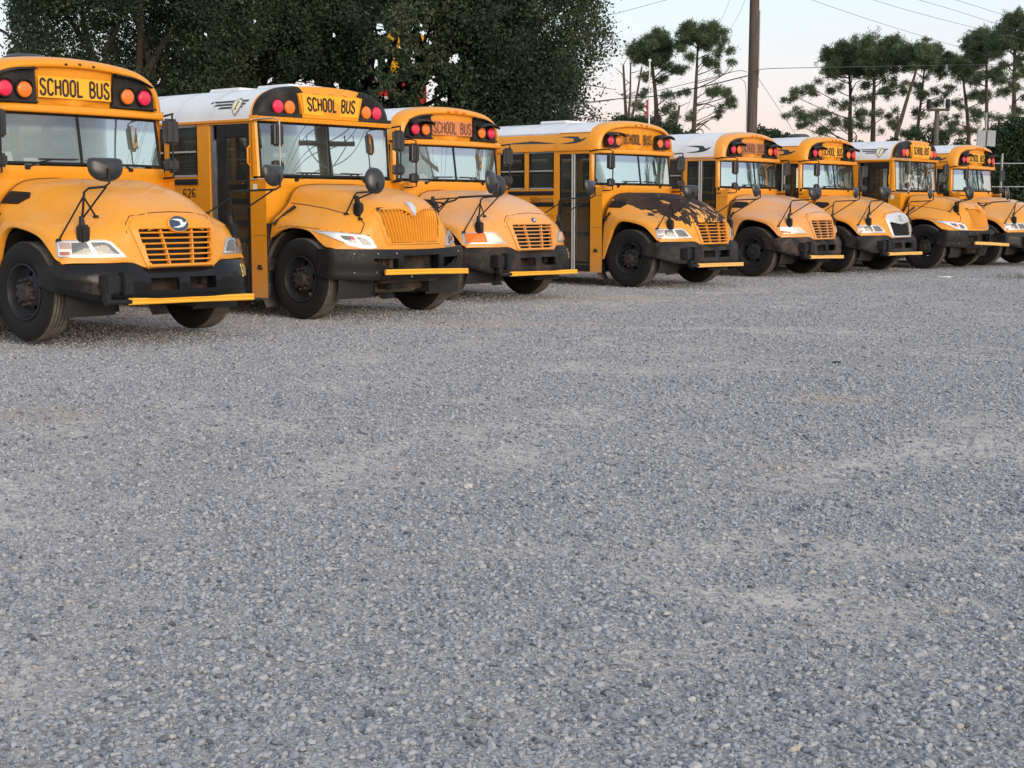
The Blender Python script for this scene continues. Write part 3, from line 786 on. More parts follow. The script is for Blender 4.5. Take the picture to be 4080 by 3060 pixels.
# ---- head lamps --------------------------------------------------------------
def lamp_outline(ic):
    if ic: return [(1.142, 1.108), (1.0, 1.09), (.83, 1.062), (.735, 1.035), (.685, .985), (.640, .905), (.72, .897), (.84, .908), (.96, .945), (1.07, 1.015)]
    return [(1.142, 1.03), (.80, 1.033), (.745, 1.012), (.632, .885), (.642, .877), (1.165, .880), (1.168, .90), (1.152, 1.01)]
def sub_outline(ic, t0, t1, inset):
    """slice of the lamp outline between two fractions of its width"""
    P = lamp_outline(ic); xs = [p[0] for p in P]; x0, x1 = min(xs), max(xs)
    a, b = x1-(x1-x0)*t0, x1-(x1-x0)*t1
    Q = []
    for k in range(len(P)):
        p, q = np.array(P[k]), np.array(P[(k+1) % len(P)])
        for j in range(6):
            Q.append(p+(q-p)*j/6)
    c = np.mean(Q, 0); Q = [c+(p-c)*np.array([1-inset*.5, 1-inset*1.6]) for p in Q]
    return [p for p in Q if b-1e-6 <= p[0] <= a+1e-6]
def mx(P, s_): return [(p[0]*s_, p[1]) for p in P]

# ---- bumpers -----------------------------------------------------------------
def bumper_y(ic, x):
    a = abs(x)/1.225
    return (1.085-.42*a**4) if not ic else (.975-.40*a**3.2)
def bumper_mb(ic, solid=False):
    xs = sorted(set(np.round(np.concatenate([np.linspace(-1.225, 1.225, 50), [-.42, .42, -.07, .07, -.45, .45]]), 4)))
    mb = MB(); P = []
    fr = np.linspace(0, 1, 11)
    for x in xs:
        a = abs(x); col = []
        if not ic:
            top = .745 if a < .41 else (.745+(a-.41)/.15*.066 if a < .56 else .811-.02*(a-.56))
            bot = .435 if a < .95 else .435+(a-.95)*.35
        else:
            top = .872+.02*a; bot = .50+.06*max(0, a-.8)
        for t in fr:
            z = top+(bot-top)*t; bulge = .022*math.sin(math.pi*min(1, t*1.4)) if ic else (.0 if t > .42 else -.075*(1-t/.42)**1.6)
            rnd = -.02 if t == 1 else 0
            col.append((x, bumper_y(ic, x)+bulge+rnd, z))
        P.append(col)
    P = np.array(P); P = np.swapaxes(P, 0, 1); nr, nc = P.shape[:2]; skip = np.zeros((nr, nc), bool)
    if not solid:
        for r in range(nr-1):
            for c in range(nc-1):
                x = (P[r, c, 0]+P[r, c+1, 0])/2; z = (P[r, c, 2]+P[r+1, c+1, 2])/2; a = abs(x)
                if not ic and .07 < a < .42 and .52 < z < .66: skip[r, c] = True
                if ic and .60+.16*(a/.80)**3 < z < .785 and a < .80 and not .34 < a < .42: skip[r, c] = True
    mb.grid(P, skip=skip)
    ends = []
    for c in (0, nc-1):     # wrap back round the corners
        s_ = -1 if c == 0 else 1
        e1 = [(p[0]+s_*.006, p[1]-.05, p[2]) for p in P[:, c]]; e2 = [(p[0]-s_*.0, p[1]-(.34 if not ic else .22), p[2]+(0 if i < 6 else .012*(i-5))) for i, p in enumerate(P[:, c])]
        mb.grid([list(map(tuple, P[:, c])), e1, e2])
    mb.grid([[tuple(p) for p in P[0]], [(p[0]*.99, p[1]-.10, p[2]-.004) for p in P[0]]])
    mb.grid([[tuple(p) for p in P[-1]], [(p[0]*.99, p[1]-.08, p[2]+.0) for p in P[-1]]])
    if not solid:           # walls of the openings
        for r in range(nr-1):
            for c in range(nc-1):
                if not skip[r, c]: continue
                q = [P[r, c], P[r, c+1], P[r+1, c+1], P[r+1, c]]; nb = [(r-1, c), (r, c+1), (r+1, c), (r, c-1)]
                for i in range(4):
                    if not skip[nb[i]]:
                        a, b = q[i], q[(i+1) % 4]; d = np.array([0, .045, 0]); mb.add([a, b, b-d, a-d], [(0, 1, 2, 3)])
    return mb

# ---- wheels ------------------------------------------------------------------
def tyre_part(w=.272):
    pr = []; h = w/2
    for x, r in ((-h+.02, .288), (-h, .32), (-h-.012, .39), (-h-.004, .45), (-h+.018, .492), (-h+.034, .5055)): pr.append((x, r))
    grooves = np.linspace(-h+.055, h-.055, 5)
    for g in grooves:
        pr += [(g-.007, .510), (g-.005, .497), (g+.005, .497), (g+.007, .510)]
    for x, r in ((h-.034, .5055), (h-.018, .492), (h+.004, .45), (h+.008, .435), (h+.004, .43), (h+.012, .39), (h+.009, .345), (h+.011, .335), (h, .32), (h-.02, .288)): pr.append((x, r))
    return MB().lathe(pr, 'x', (0, 0, .51), 72)
def rim_part(out):
    h = .136*out
    pr = [(h*.93, .292), (h*1.0, .289), (h*1.01, .279), (h*.92, .272), (h*.55, .262), (h*.30, .248), (h*.26, .225), (h*.34, .195), (h*.46, .165), (h*.62, .145), (h*.66, .12), (h*.66, .03), (h*.66, .0)]
    def sk(r, k):
        return r in (6, 7) and ((k % 14.4) < 3.4)
    mb = MB().lathe(pr, 'x', (0, 0, .51), 72, skip=sk)
    mb.lathe([(-h, .29), (-h*.9, .27), (h*.3, .262)], 'x', (0, 0, .51), 72)
    return mb
def hub_part(out):
    h = .136*out; mb = MB()
    mb.lathe([(h*.62, .105), (h*.95, .098), (h*1.12, .082), (h*1.16, .06), (h*1.16, .0)], 'x', (0, 0, .51), 24)
    for k in range(10):
        a = 2*math.pi*(k+.3)/10
        mb.lathe([(h*.55, .021), (h*.92, .020), (h*.98, .015), (h*.98, .0)], 'x', (0, .128*math.cos(a), .51+.128*math.sin(a)), 8)
    return mb
def hub_cover(out):
    h = .136*out
    return MB().lathe([(h*.60, .125), (h*.80, .118), (h*.84, .09), (h*.80, .06), (h*1.02, .05), (h*1.05, .03), (h*1.05, 0)], 'x', (0, 0, .51), 28)

# ---- warning lamps -----------------------------------------------------------
def lamp_lens(x, z, y, r, slant=1.0):
    return MB().lathe([(0, r), (.008, r*.985), (.020, r*.9), (.029, r*.6), (.032, r*.3), (.0325, 0.0)], 'y', (x, y, z), 28)
def lamp_bezel(x, z, y, r):
    return MB().lathe([(-.05, r*1.14), (.012, r*1.13), (.017, r*1.08), (.010, r*1.0), (-.01, r*.97)], 'y', (x, y, z), 28)
def lamp_hood(x, z, y, r, L=.11):
    rows = []
    for d, k in ((-.03, 1.10), (.02, 1.12), (L*.6, 1.10), (L, 1.02), (L, .99), (.02, 1.03)):
        rows.append([(x+r*k*1.08*math.cos(a), y+d*(.35+.65*max(0, math.sin(a))), z+r*k*1.08*math.sin(a)) for a in np.linspace(R(12), R(168), 17)])
    return MB().grid(rows)
def visor_pair(x0, x1, z, y):
    """one moulded eyebrow over a pair of lamps"""
    xs = np.linspace(x0, x1, 21); rows = []
    for d, dz in ((-.06, .012), (0, .016), (.10, .006), (.155, -.020), (.155, -.028), (.08, -.010), (0, .0)):
        rows.append([(x, y+d*(1-.35*(2*(x-x0)/(x1-x0)-1)**4), z+dz+.055*(1-abs(2*(x-x0)/(x1-x0)-1)**3.5)-.02) for x in xs])
    return MB().grid(rows)

# ---- mirrors -----------------------------------------------------------------
def dish(c, w, h, face, flat=True):
    """half-round convex mirror shell; face = direction the glass looks"""
    n = Vector(face).normalized(); up = Vector((0, 0, 1)); a = n.cross(up).normalized(); u = a.cross(n).normalized(); c = Vector(c)
    prof = []
    for t in np.linspace(0, 2*math.pi, 41)[:-1]:
        cx, cy = math.cos(t), math.sin(t)
        ex = 5.5 if (flat and cy > 0) else 2.15
        x = abs(cx)**(2/ex)*math.copysign(1, cx); y = abs(cy)**(2/ex)*math.copysign(1, cy)
        prof.append((x*w/2, y*h*(.36 if (flat and cy > 0) else .60)))
    back = []; fr = []
    for k, d in ((.0, -.058), (.35, -.055), (.65, -.047), (.86, -.032), (.965, -.013), (1.0, .004), (.985, .010)):
        back.append([c+a*p[0]*max(k, .02)+u*p[1]*max(k, .02)+n*d for p in prof])
    for k, d in ((.985, .008), (.97, .004), (.7, .022), (.35, .032), (.02, .036)):
        fr.append([c+a*p[0]*k+u*p[1]*k+n*d for p in prof])
    return MB().grid(back, closed=True), MB().grid(fr, closed=True)
def slab_mirror(x, y, z, w, h, d, fx):
    bm = bmesh.new(); bmesh.ops.create_cube(bm, size=1)
    for q in bm.verts: q.co = (q.co.x*w, q.co.y*d, q.co.z*h)
    bmesh.ops.bevel(bm, geom=list(bm.edges), offset=min(w, h, d)*.33, segments=3, affect='EDGES')
    rot = Matrix.Rotation(fx, 4, 'Z')
    for q in bm.verts: q.co = rot @ q.co + Vector((x, y, z))
    a = MB().bm(bm); rows = []
    g = [(-w*.42, -h*.43), (w*.42, -h*.43), (w*.42, h*.43), (-w*.42, h*.43)]
    f = MB().add([rot @ Vector((p[0], -d/2-.003, p[1]))+Vector((x, y, z)) for p in g], [(0, 1, 2, 3)])
    return a, f

def rod(a, b, r=.011): return MB().tube([a, b], r, 8)

# ---- one bus -----------------------------------------------------------------
GROUP = 'school buses parked in a slanted row on the gravel'
def build_bus(cfg):
    ic = cfg['kind'] == 'ic'; K = 'ic' if ic else 'vis'
    X, Y, A = cfg['X'], cfg['Y'], R(cfg['yaw'])
    root = empty('school_bus', (X, Y, cfg.get('dz', 0)), A+math.pi)
    tag(root, cfg['label'], 'school bus', GROUP)
    sd_ = cfg['seed']
    pb = paint('bus_enamel', cfg.get('base', YEL), cfg.get('fade', .1), cfg.get('fadecol', (.74, .36, .13)), sd_, cfg.get('dirt', .5))
    ph = paint('hood_enamel', cfg.get('base', YEL), cfg.get('hfade', .3), cfg.get('fadecol', (.74, .40, .17)), sd_+5, cfg.get('dirt', .4), peel=cfg.get('peel', False), rough=.36)
    bump = worn_black('bumper_black', (.008, .0085, .010), cfg.get('brough', .3), cfg.get('brust', 0), cfg.get('bdust', .25), sd_)
    sfh, sfr, sfb = surf('ih' if ic else 'vh'), surf('ir' if ic else 'vr'), surf('ib' if ic else 'vb')
    def part(name, key, fn, mat, par=root, smooth=35, weld=False):
        return link(name, cached(key, fn, True, smooth, weld), mat, par)

    # body, roof, cap
    part('body', K+'_body', lambda: body_mb(ic), pb, smooth=30)
    zs = cfg.get('zsplit')
    if zs:
        part('roof', K+'_roof_hi', lambda: roof_mb(ic, z_lo=2.72), M['white'])
        for s_ in (-1, 1): part('roof_side', f'{K}_roof_lo{s_}', lambda: roof_mb(ic, z_hi=2.751, side=s_), pb)
    else: part('roof', K+'_roof', lambda: roof_mb(ic), M['white'])
    cap = part('front_cap', K+'_cap', lambda: cap_mb(ic), pb, smooth=40)
    if cfg.get('hatch'):
        part('roof_hatch', 'hatch', lambda: MB().box(-.32, .32, -2.75, -2.1, 2.975, 3.035, .02), M['white'])
    if cfg.get('hatch2'):
        part('roof_hatch', 'hatch2', lambda: MB().box(-.32, .32, -1.75, -1.1, 2.975, 3.03, .02), M['white'])
    if cfg.get('fan'):
        part('roof_vent', 'rooffan', lambda: MB().lathe([(0, .26), (.05, .25), (.085, .18), (.095, 0)], 'z', (-.02, -1.55, 2.975), 24), M['rooffan'])
    # clearance lamps on the brow
    for k in (-1, 0, 1):
        if ic:
            part('clearance_light', f'ic_clr{k}', lambda: MB().grid([[(k*.262+.062*r*math.cos(a), -.645+h-.5*(.9*.026*r*math.sin(a)), 2.908-.010*k*k+.026*r*math.sin(a)) for a in np.linspace(0, 2*math.pi, 21)[:-1]] for r, h in ((1, -.02), (1, .006), (.8, .016), (.4, .021), (.02, .022))], closed=True), M['clramber'])
        else:
            big = cfg.get('bigclr')
            part('clearance_light', f'v_clr{k}{bool(big)}', lambda: sfr.pad('y', [(k*.175+.03+(.042 if big else .018)*math.cos(a), 2.90-.012*k*k+(.020 if big else .014)*math.sin(a)) for a in np.linspace(0, 2*math.pi, 17)[:-1]], -.004, .010, .012), M['amber_turn'] if big else M['ink_brown'])
    # lamp panels, sign
    sy = -.672
    if not ic:
        if cfg['header'] == 'panel':
            P = [(.485, 2.452), (1.055, 2.452), (1.045, 2.60), (1.00, 2.69), (.93, 2.755), (.80, 2.795), (.64, 2.822), (.50, 2.835)]
            for s_ in (-1, 1):
                def pan(s_=s_):
                    v, f = poly2d(mx(P, s_), .08); mb = MB(); mb.add([(p[0], -.664-.02*p[0]**2, p[1]) for p in v], f)
                    e = [(p[0]*s_, -.664-.02*p[0]**2, p[1]) for p in P]; b = [(q[0], q[1]-.06, q[2]) for q in e]
                    mb.grid([e, b], closed=True)
                    # ledge under the lamps
                    mb.box(min(s_*.495, s_*1.05), max(s_*.495, s_*1.05), -.70, -.615, 2.462, 2.482, .006)
                    return mb
                part('lamp_panel', f'v_panel{s_}', pan, M['blackpanel'], cap)
                def brow(s_=s_):
                    xs = np.linspace(.50, 1.0, 15); rows = []
                    for d, dz in ((-.03, .0), (.012, .004), (.05, -.012), (.05, -.022), (-.03, -.02)):
                        rows.append([(s_*x, -.66+d*(1 if dz else 1), 2.832+dz-.0-.62*(max(0, x-.50))**2.6) for x in xs])
                    return MB().grid(rows)
                part('lamp_brow', f'v_brow{s_}', brow, M['blackpanel'], cap)
        else:
            for s_ in (-1, 1):
                def pod(s_=s_):
                    return MB().box(min(s_*.545, s_*1.0), max(s_*.545, s_*1.0), -.72, -.625, 2.478, 2.70, .03)
                part('lamp_pod', f'v_pod{s_}', pod, M['blackpanel'], cap)
        zL = 2.597; rL = .088
        for s_ in (-1, 1):
            for xx, mm in ((.655, 'amber'), (.886, 'red')):
                x = s_*xx; y0 = -.645
                b = part('warning_light', f'v_bez{x}', lambda: lamp_bezel(x, zL, y0, rL), M['blackpanel'], cap)
                part('lens', f'v_lens{x}', lambda: lamp_lens(x, zL, y0+.004, rL), M[mm], b)
                if cfg['header'] == 'panel' and not cfg.get('visor'): part('lamp_hood', f'v_lhood{x}', lambda: lamp_hood(x, zL, y0, rL, .055), M['blackpanel'], b)
            if cfg.get('visor'):
                part('lamp_visor', f'v_visor{s_}', lambda: visor_pair(min(s_*.53, s_*1.01), max(s_*.53, s_*1.01), zL+.105, y0), M['blackpanel'], cap)
        sx, z0, z1 = .446, 2.548, 2.737
        stype = cfg['sign']
        smat = {'bright': M['signyel'], 'faded': M['signfade'], 'brown': M['signbrown'], 'plain': None}[stype]
        tmat = {'bright': M['ink'], 'faded': M['ink_old'], 'brown': M['ink_old'], 'plain': M['ink_brown']}[stype]
        if smat:
            sp = part('sign', 'v_signplate', lambda: MB().grid([[(x, sy-.02*x*x+d, z) for x in np.linspace(-.462, .462, 13)] for z in (2.53, 2.60, 2.68, 2.755) for d in (0,)]), smat)
        for q in range(10):
            if q == 6: continue
            def st():
                v, f = text2d('SCHOOL BUS', .15, only=q); xx = [(-sx+2*sx*p[0]) for p in v]
                return MB().add([(x, sy+.004-.02*x*x, z0+(z1-z0)*p[1]) for x, p in zip(xx, v)], f)
            part('letter', f'v_letter{q}', st, tmat, sp if smat else cap)
    else:
        for s_ in (-1, 1):
            P = [(.505, 2.562), (1.185, 2.562), (1.165, 2.62), (1.12, 2.70), (1.04, 2.775), (.90, 2.84), (.74, 2.885), (.625, 2.905)]
            part('lamp_panel', f'i_panel{s_}', lambda: ic_panel(s_), M['blackpanel'], cap)
            for xx, mm in ((.692, 'amber'), (.892, 'red')):
                x = s_*xx
                b = part('warning_light', f'i_bez{x}', lambda: lamp_bezel(x, 2.682, -.685, .090), M['blackpanel'], cap)
                part('lens', f'i_lens{x}', lambda: lamp_lens(x, 2.682, -.678, .0895), M[mm], b)
        sp_ = [(-.505, 2.575), (.505, 2.575), (.585, 2.885), (-.585, 2.885)]
        def house():
            mb = MB(); ts = np.linspace(-1, 1, 21); pr = [(-.66, 2.548, .50), (-.626, 2.556, .502), (-.620, 2.60, .508), (-.620, 2.74, .545), (-.622, 2.855, .582), (-.636, 2.898, .592), (-.672, 2.928, .60), (-.73, 2.955, .61), (-.80, 2.974, .62), (-.86, 2.985, .63)]
            g = [[(t*w, y-.012*t*t, z-(.040*t*t if z > 2.87 else 0)) for t in ts] for y, z, w in pr]; mb.grid(g)
            for c in (0, -1): mb.grid([[r[c] for r in g], [(r[c][0]*1.012, r[c][1]-.14, r[c][2]) for r in g]])
            return mb
        part('sign_housing', 'i_signbox', house, pb, cap, smooth=40)
        sp = part('sign', 'i_sign', lambda: MB().grid([[(x*(1+(z-2.6)*.33), -.621+d, z) for x in np.linspace(-.485, .485, 9)] for d, z in ((-.01, 2.60), (0, 2.602), (0, 2.858), (-.01, 2.86))]), M['signyel'])
        for q in range(10):
            if q == 6: continue
            def st():
                v, f = text2d('SCHOOL BUS', .16, only=q); return MB().add([((-.435+.87*p[0])*(1+(p[1]-.5)*.06), -.617, 2.645+.185*p[1]) for p in v], f)
            part('letter', f'i_letter{q}', st, M['ink'], sp)

    # windshield
    wsr = part('windshield', K+'_gasket', lambda: ws_gasket(ic), M['gasket'])
    for s_ in (-1, 1):
        part('glass_pane', f'{K}_ws{s_}', lambda: MB().grid([[ws_point(ic, u, v) for u in (np.linspace(-.985, -.012, 22) if s_ < 0 else np.linspace(.012, .985, 22))] for v in np.linspace(.02, .98, 9)]), M['glass_front_b' if ic else 'glass_front_d' if cfg['seed'] in (1, 3) else 'glass_front'], wsr)
        # wiper
        def wip():
            x0 = s_*.66 if not ic else s_*.62; y0, z0 = ws_point(ic, x0/1.2, 0)[1:]
            a = (x0, y0+.03, z0-.035); b = (x0-s_*.30 if not ic else x0-s_*.2, y0+.055, z0+.055)
            mb = MB().tube([a, (x0-s_*.10, y0+.05, z0+.01), b], [.013, .010, .007], 6)
            mb.tube([(b[0]-s_*(-.16), b[1]-.025, b[2]-.0), b, (b[0]-s_*.30, b[1]+.02, b[2]+.004)], .0065, 5); mb.box(x0-.03, x0+.03, y0-.005, y0+.04, z0-.06, z0-.02, .006); return mb
        part('wiper', f'{K}_wiper{s_}', wip, M['black'])

    # side windows
    wz = window_z(ic)
    for s_ in (-1, 1):
        for k, (a, b) in enumerate(win_spans(ic)):
            if s_ > 0 and k > 5: continue
            x0, x1 = sorted((s_*1.178, s_*1.224)); z0, z1 = wz; zm = z0+(z1-z0)*.49
            w = part('window', f'{K}_win{s_}_{k}', lambda: MB().grid([[(x, *p) for p in q] for x, q in ((x0, [(a+.018, z0+.018), (b-.018, z0+.018), (b-.018, z1-.018), (a+.018, z1-.018)]), (x1, [(a+.018, z0+.018), (b-.018, z0+.018), (b-.018, z1-.018), (a+.018, z1-.018)]), (x1, [(a+.001, z0+.0005), (b-.001, z0+.0005), (b-.001, z1-.0005), (a+.001, z1-.0005)]), (x0, [(a+.001, z0+.0005), (b-.001, z0+.0005), (b-.001, z1-.0005), (a+.001, z1-.0005)]))], closed=True), M['gasket'])
            y0_, y1_ = sorted((s_*1.18, s_*1.2275))
            for q, (za, zb) in enumerate(((z0+.001, z0+.028), (zm-.012, zm+.012), (z1-.026, z1-.001))): part('sash_bar', f'{K}_bar{s_}_{k}_{q}', lambda: MB().box(y0_, y1_, a+.0185, b-.0185, za, zb), M['alu'] if q < 2 else M['greymetal'], w)
            part('pane', f'{K}_pane{s_}_{k}', lambda: MB().add([(s_*1.195, a+.02, wz[0]+.02), (s_*1.195, b-.02, wz[0]+.02), (s_*1.195, b-.02, wz[1]-.03), (s_*1.195, a+.02, wz[1]-.03)], [(0, 1, 2, 3)]), M['glass_side'], w)
        # rub rails
        f0 = (-1.90 if ic else -1.665) if s_ < 0 else -.9
        for z0, z1 in (((1.70, 1.775), (1.30, 1.36), (.80, .86)) if ic else ((1.628, 1.704), (1.422, 1.50), (.84, .92))):
            part('rub_rail', f'{K}_rail{s_}{z0}', lambda: MB().box(*sorted((s_*1.2225, s_*1.238)), REAR, f0, z0, z1, .004).box(*sorted((s_*1.236, s_*1.246)), REAR, f0-.005, (z0+z1)/2-.010, (z0+z1)/2+.010, .003), M['rail'])
        part('rub_rail', f'{K}_yrail{s_}', lambda: MB().box(*sorted((s_*1.2225, s_*1.234)), REAR, f0, 1.265, 1.335, .004) if not ic else MB().box(*sorted((s_*1.2225, s_*1.232)), REAR, f0, 1.05, 1.10, .004), pb)
    # driver window
    part('driver_window', K+'_drvwin', lambda: MB().box(1.18, 1.226, -1.519, -1.49, wz[0]+.001, wz[1]-.001).box(1.18, 1.226, -.95, -.921, wz[0]+.001, wz[1]-.001).box(1.18, 1.226, -1.49, -.95, wz[0]+.001, wz[0]+.03).box(1.18, 1.226, -1.49, -.95, wz[1]-.03, wz[1]-.001), M['gasket'])
    part('driver_pane', K+'_drvpane', lambda: MB().add([(1.20, -1.49, wz[0]+.03), (1.20, -.95, wz[0]+.03), (1.20, -.95, wz[1]-.03), (1.20, -1.49, wz[1]-.03)], [(0, 1, 2, 3)]), M['glass_side'])

    # entrance door
    d0, d1, dz0, dz1 = IC_DOOR if ic else VIS_DOOR
    if not ic:
        mid = (d0+d1)/2-.03
        for n_, (a, b) in enumerate(((d0+.004, mid-.004), (mid+.004, d1-.004))):
            def leaf():
                mb = MB(); x0, x1 = -1.205, -1.175
                for q in ((a, a+.03), (b-.03, b)): mb.box(x0, x1, *q, dz0+.002, dz1-.002)
                mb.box(x0, x1, a+.03, b-.03, dz0+.002, dz0+.115); mb.box(x0, x1, a+.03, b-.03, dz1-.09, dz1-.002); mb.box(x0, x1, a+.03, b-.03, 1.565, 1.66); return mb
            l = part('door_leaf', f'v_leaf{n_}', leaf, M['black'])
            for q, (z0, z1) in enumerate(((dz0+.11, 1.57), (1.655, dz1-.085))):
                part('door_glass', f'v_dg{n_}{q}', lambda: MB().add([(-1.19, a+.025, z0), (-1.19, b-.025, z0), (-1.19, b-.025, z1), (-1.19, a+.025, z1)], [(0, 1, 2, 3)]), M['glass_door'], l)
        part('door_seal', 'v_seal', lambda: MB().box(-1.224, -1.2055, mid-.040, mid-.012, dz0+.01, dz1-.005, .004).box(-1.224, -1.2055, mid+.010, mid+.036, dz0+.01, dz1-.005, .004), M['seal'])
    else:
        def leaf():
            mb = MB(); x0, x1 = -1.225, -1.185; a, b = d0+.16, d1-.004
            mb.box(x0, x1, a, a+.17, dz0+.002, dz1-.002, .008); mb.box(x0, x1, b-.045, b, dz0+.002, dz1-.002); mb.box(x0, x1, a+.17, b-.045, dz0+.002, dz0+.12); mb.box(x0, x1, a+.17, b-.045, dz1-.16, dz1-.002)
            mb.box(x0, x1, a+.17, b-.045, 1.16, 1.24); return mb
        l = part('door_leaf', 'i_leaf', leaf, M['black'])
        part('door_glass', 'i_dg', lambda: MB().add([(-1.20, d0+.32, dz0+.1), (-1.20, d1-.04, dz0+.1), (-1.20, d1-.04, dz1-.15), (-1.20, d0+.32, dz1-.15)], [(0, 1, 2, 3)]), M['glass_door'], l)
        part('door_jamb', 'i_jamb', lambda: MB().box(-1.20, -1.17, d0+.003, d0+.05, dz0+.002, dz1-.002).box(-1.215, -1.19, d0+.065, d0+.13, dz0+.05, dz1-.2, .005), M['greymetal'])
        part('grab_handle', 'i_grab', lambda: MB().tube([(-1.222, -.845, 1.93), (-1.262, -.845, 1.96), (-1.262, -.845, 2.15), (-1.222, -.845, 2.18)], .012, 8), pb)

    # hood, grille
    hood = part('hood', K+'_hood', lambda: hood_mb(ic), ph, smooth=50, weld=True)
    part('hood_seam', K+'_seams', lambda: hood_seams(ic), M['gap'], hood)
    def hgap():
        G = hood_grid(ic)[0]; mb = MB(); return mb.tube([p+np.array([0, -.004, .003 if 0 < i < len(G)-1 else 0]) for i, p in enumerate(G)], .0075, 6)
    part('hood_gap', K+'_hgap', hgap, M['gap'])
    part('engine_bay', K+'_recess', lambda: recess(ic), M['dark'])
    gt = cfg.get('grille', 'bars')
    if ic:
        g = part('grille', 'i_gframe', i_grille_frame, ph, smooth=40)
        n = 20
        for k in range(n): part('slat', f'i_slat{k}', lambda: i_slat(k, n), ph, g, smooth=60)
        part('shield_badge', 'i_shield', lambda: shield_badge(0), M['chrome'] if cfg.get('badge') != 'yellow' else ph, g)
        part('shield_inset', 'i_shield_in', lambda: shield_badge(1), M['silver'] if cfg.get('badge') != 'yellow' else ph, g)
    elif gt == 'bars':
        g = part('grille', 'v_gframe', v_grille_frame, ph, smooth=50)
        for k in range(6): part('grille_bar', f'v_bar{k}', lambda: v_bar(k), ph if cfg.get('barpaint', True) else M['armfade'], g, smooth=60)
        for s_ in (-1, 1): part('grille_bar', f'v_vbar{s_}', lambda: v_vbar(s_), ph, g, smooth=60)
        bs = cfg.get('badge', 'big')
        if bs == 'big':
            bd = part('oval_badge', 'v_badge', lambda: disc_on(sfh, 0, 1.192, .118, .078, .0, .040), M['blue'], g)
            part('badge_rim', 'v_badgerim', lambda: MB().grid([[sfh.hit('y', k*.118*math.cos(a), 1.192+k*.078*math.sin(a), o) for a in np.linspace(0, 2*math.pi, 41)[:-1]] for k, o in ((1.12, .0), (1.12, .036), (1.0, .042))], closed=True), ph, g)
            part('badge_emblem', 'v_badgebird', lambda: bird_badge(.005, 1.192, .098, .075, sfh, .0475), M['badgewhite'], bd)
        elif bs == 'small':
            bd = part('oval_badge', 'v_badge_s', lambda: disc_on(sfh, 0, 1.21, .055, .038, .01, .022), M['blue'], g)
            part('badge_emblem', 'v_badgebird_s', lambda: bird_badge(.0, 1.21, .040, .03, sfh, .0285), M['badgewhite'], bd)
        else:
            part('badge_recess', 'v_badge_n', lambda: disc_on(sfh, 0, 1.21, .048, .033, .0, .021, .001), ph, g)
    else:
        g = part('grille', 'v_silver', silver_frame, M['silver'], smooth=50)
        part('grille_mesh', 'v_mesh', black_mesh, M['mesh'], g)
        bd = part('oval_badge', 'v_badge_m', lambda: disc_on(sfh, 0, 1.175, .085, .072, .01, .026), M['lampgrey'], g)
        part('badge_emblem', 'v_badgebird_m', lambda: bird_badge(.0, 1.175, .062, .055, sfh, .033), M['badgewhite'], bd)

    # head lamps
    lt = cfg.get('lamp', 'led')
    for s_ in (-1, 1):
        O = lamp_outline(ic)
        h = part('headlight', f'{K}_hl{s_}', lambda: sfh.pad('y', mx([(p[0]*1.0+(.012 if p[0] > .9 else -.014), p[1]+(.010 if p[1] > .97 else -.010)) for p in O], s_), -.01, .006, 0, 4), M['lampgrey'] if lt != 'old' else ph)
        if lt == 'led':
            part('bezel', f'{K}_hlb{s_}', lambda: sfh.pad('y', mx(O, s_), .0, .013, .0, 4), M['lampwhite'], h)
            if not ic:
                part('turn_reflector', f'{K}_hlt{s_}', lambda: sfh.pad('y', mx([(1.145, 1.017), (1.07, 1.017), (1.07, .955), (1.152, .953)], s_), .0, .016, .003), M['paleturn'], h)
                part('turn_reflector', f'{K}_hltb{s_}', lambda: sfh.pad('y', mx([(1.157, .925), (1.095, .927), (1.09, .892), (1.160, .892)], s_), .0, .016, .003), M['paleturn' if cfg.get('paleturn') else 'turnred'], h)
                ins = ([(1.062, 1.014), (.948, 1.016), (.912, .900), (1.078, .897)], [(.915, 1.016), (.800, 1.017), (.752, .997), (.676, .900), (.872, .898)])
            else: ins = ([(1.01, 1.055), (.90, 1.045), (.855, .955), (.95, .98), (1.0, 1.02)], [(.855, 1.035), (.755, 1.015), (.70, .945), (.715, .925), (.80, .932)])
            for q, P in enumerate(ins):
                part('reflector', f'{K}_hlr{s_}{q}', lambda: sfh.pad('y', mx(P, s_), .0, .0185, .0012, 4), M['lampcav'], h)
            if ic: part('turn_reflector', f'{K}_hlt{s_}', lambda: sfh.pad('y', mx([(.925, 1.045), (.885, 1.042), (.868, .965), (.905, .97)], s_), .0, .020, .002), M['red'], h)
            part('lens', f'{K}_hll{s_}', lambda: sfh.pad('y', mx([(p[0]*.997, p[1]) for p in O], s_), .010, .028, .006, 4), M['clear'], h)
        else:
            part('reflector', f'{K}_hlro{s_}', lambda: sfh.pad('y', mx([(.90, 1.022), (.80, 1.022), (.755, 1.003), (.652, .892), (.89, .890)], s_), .0, .012, .0, 4), M['reflector'], h)
            if lt == 'amber':
                part('turn_lens', f'{K}_hlta{s_}', lambda: sfh.pad('y', mx([(1.135, 1.022), (.905, 1.022), (.893, .889), (1.152, .888)], s_), .0, .024, .006, 4), M['amber_turn'], h)
            else:
                part('turn_lens', f'{K}_hlto{s_}', lambda: sfh.pad('y', mx([(1.135, 1.022), (.905, 1.022), (.893, .889), (1.152, .888)], s_), .0, .016, .004, 4), M['reflector'], h)
                part('turn_reflector', f'{K}_hltr{s_}', lambda: sfh.pad('y', mx([(1.145, .945), (.98, .93), (.985, .893), (1.15, .893)], s_), .0, .026, .002, 2), M['amber_turn'], h)
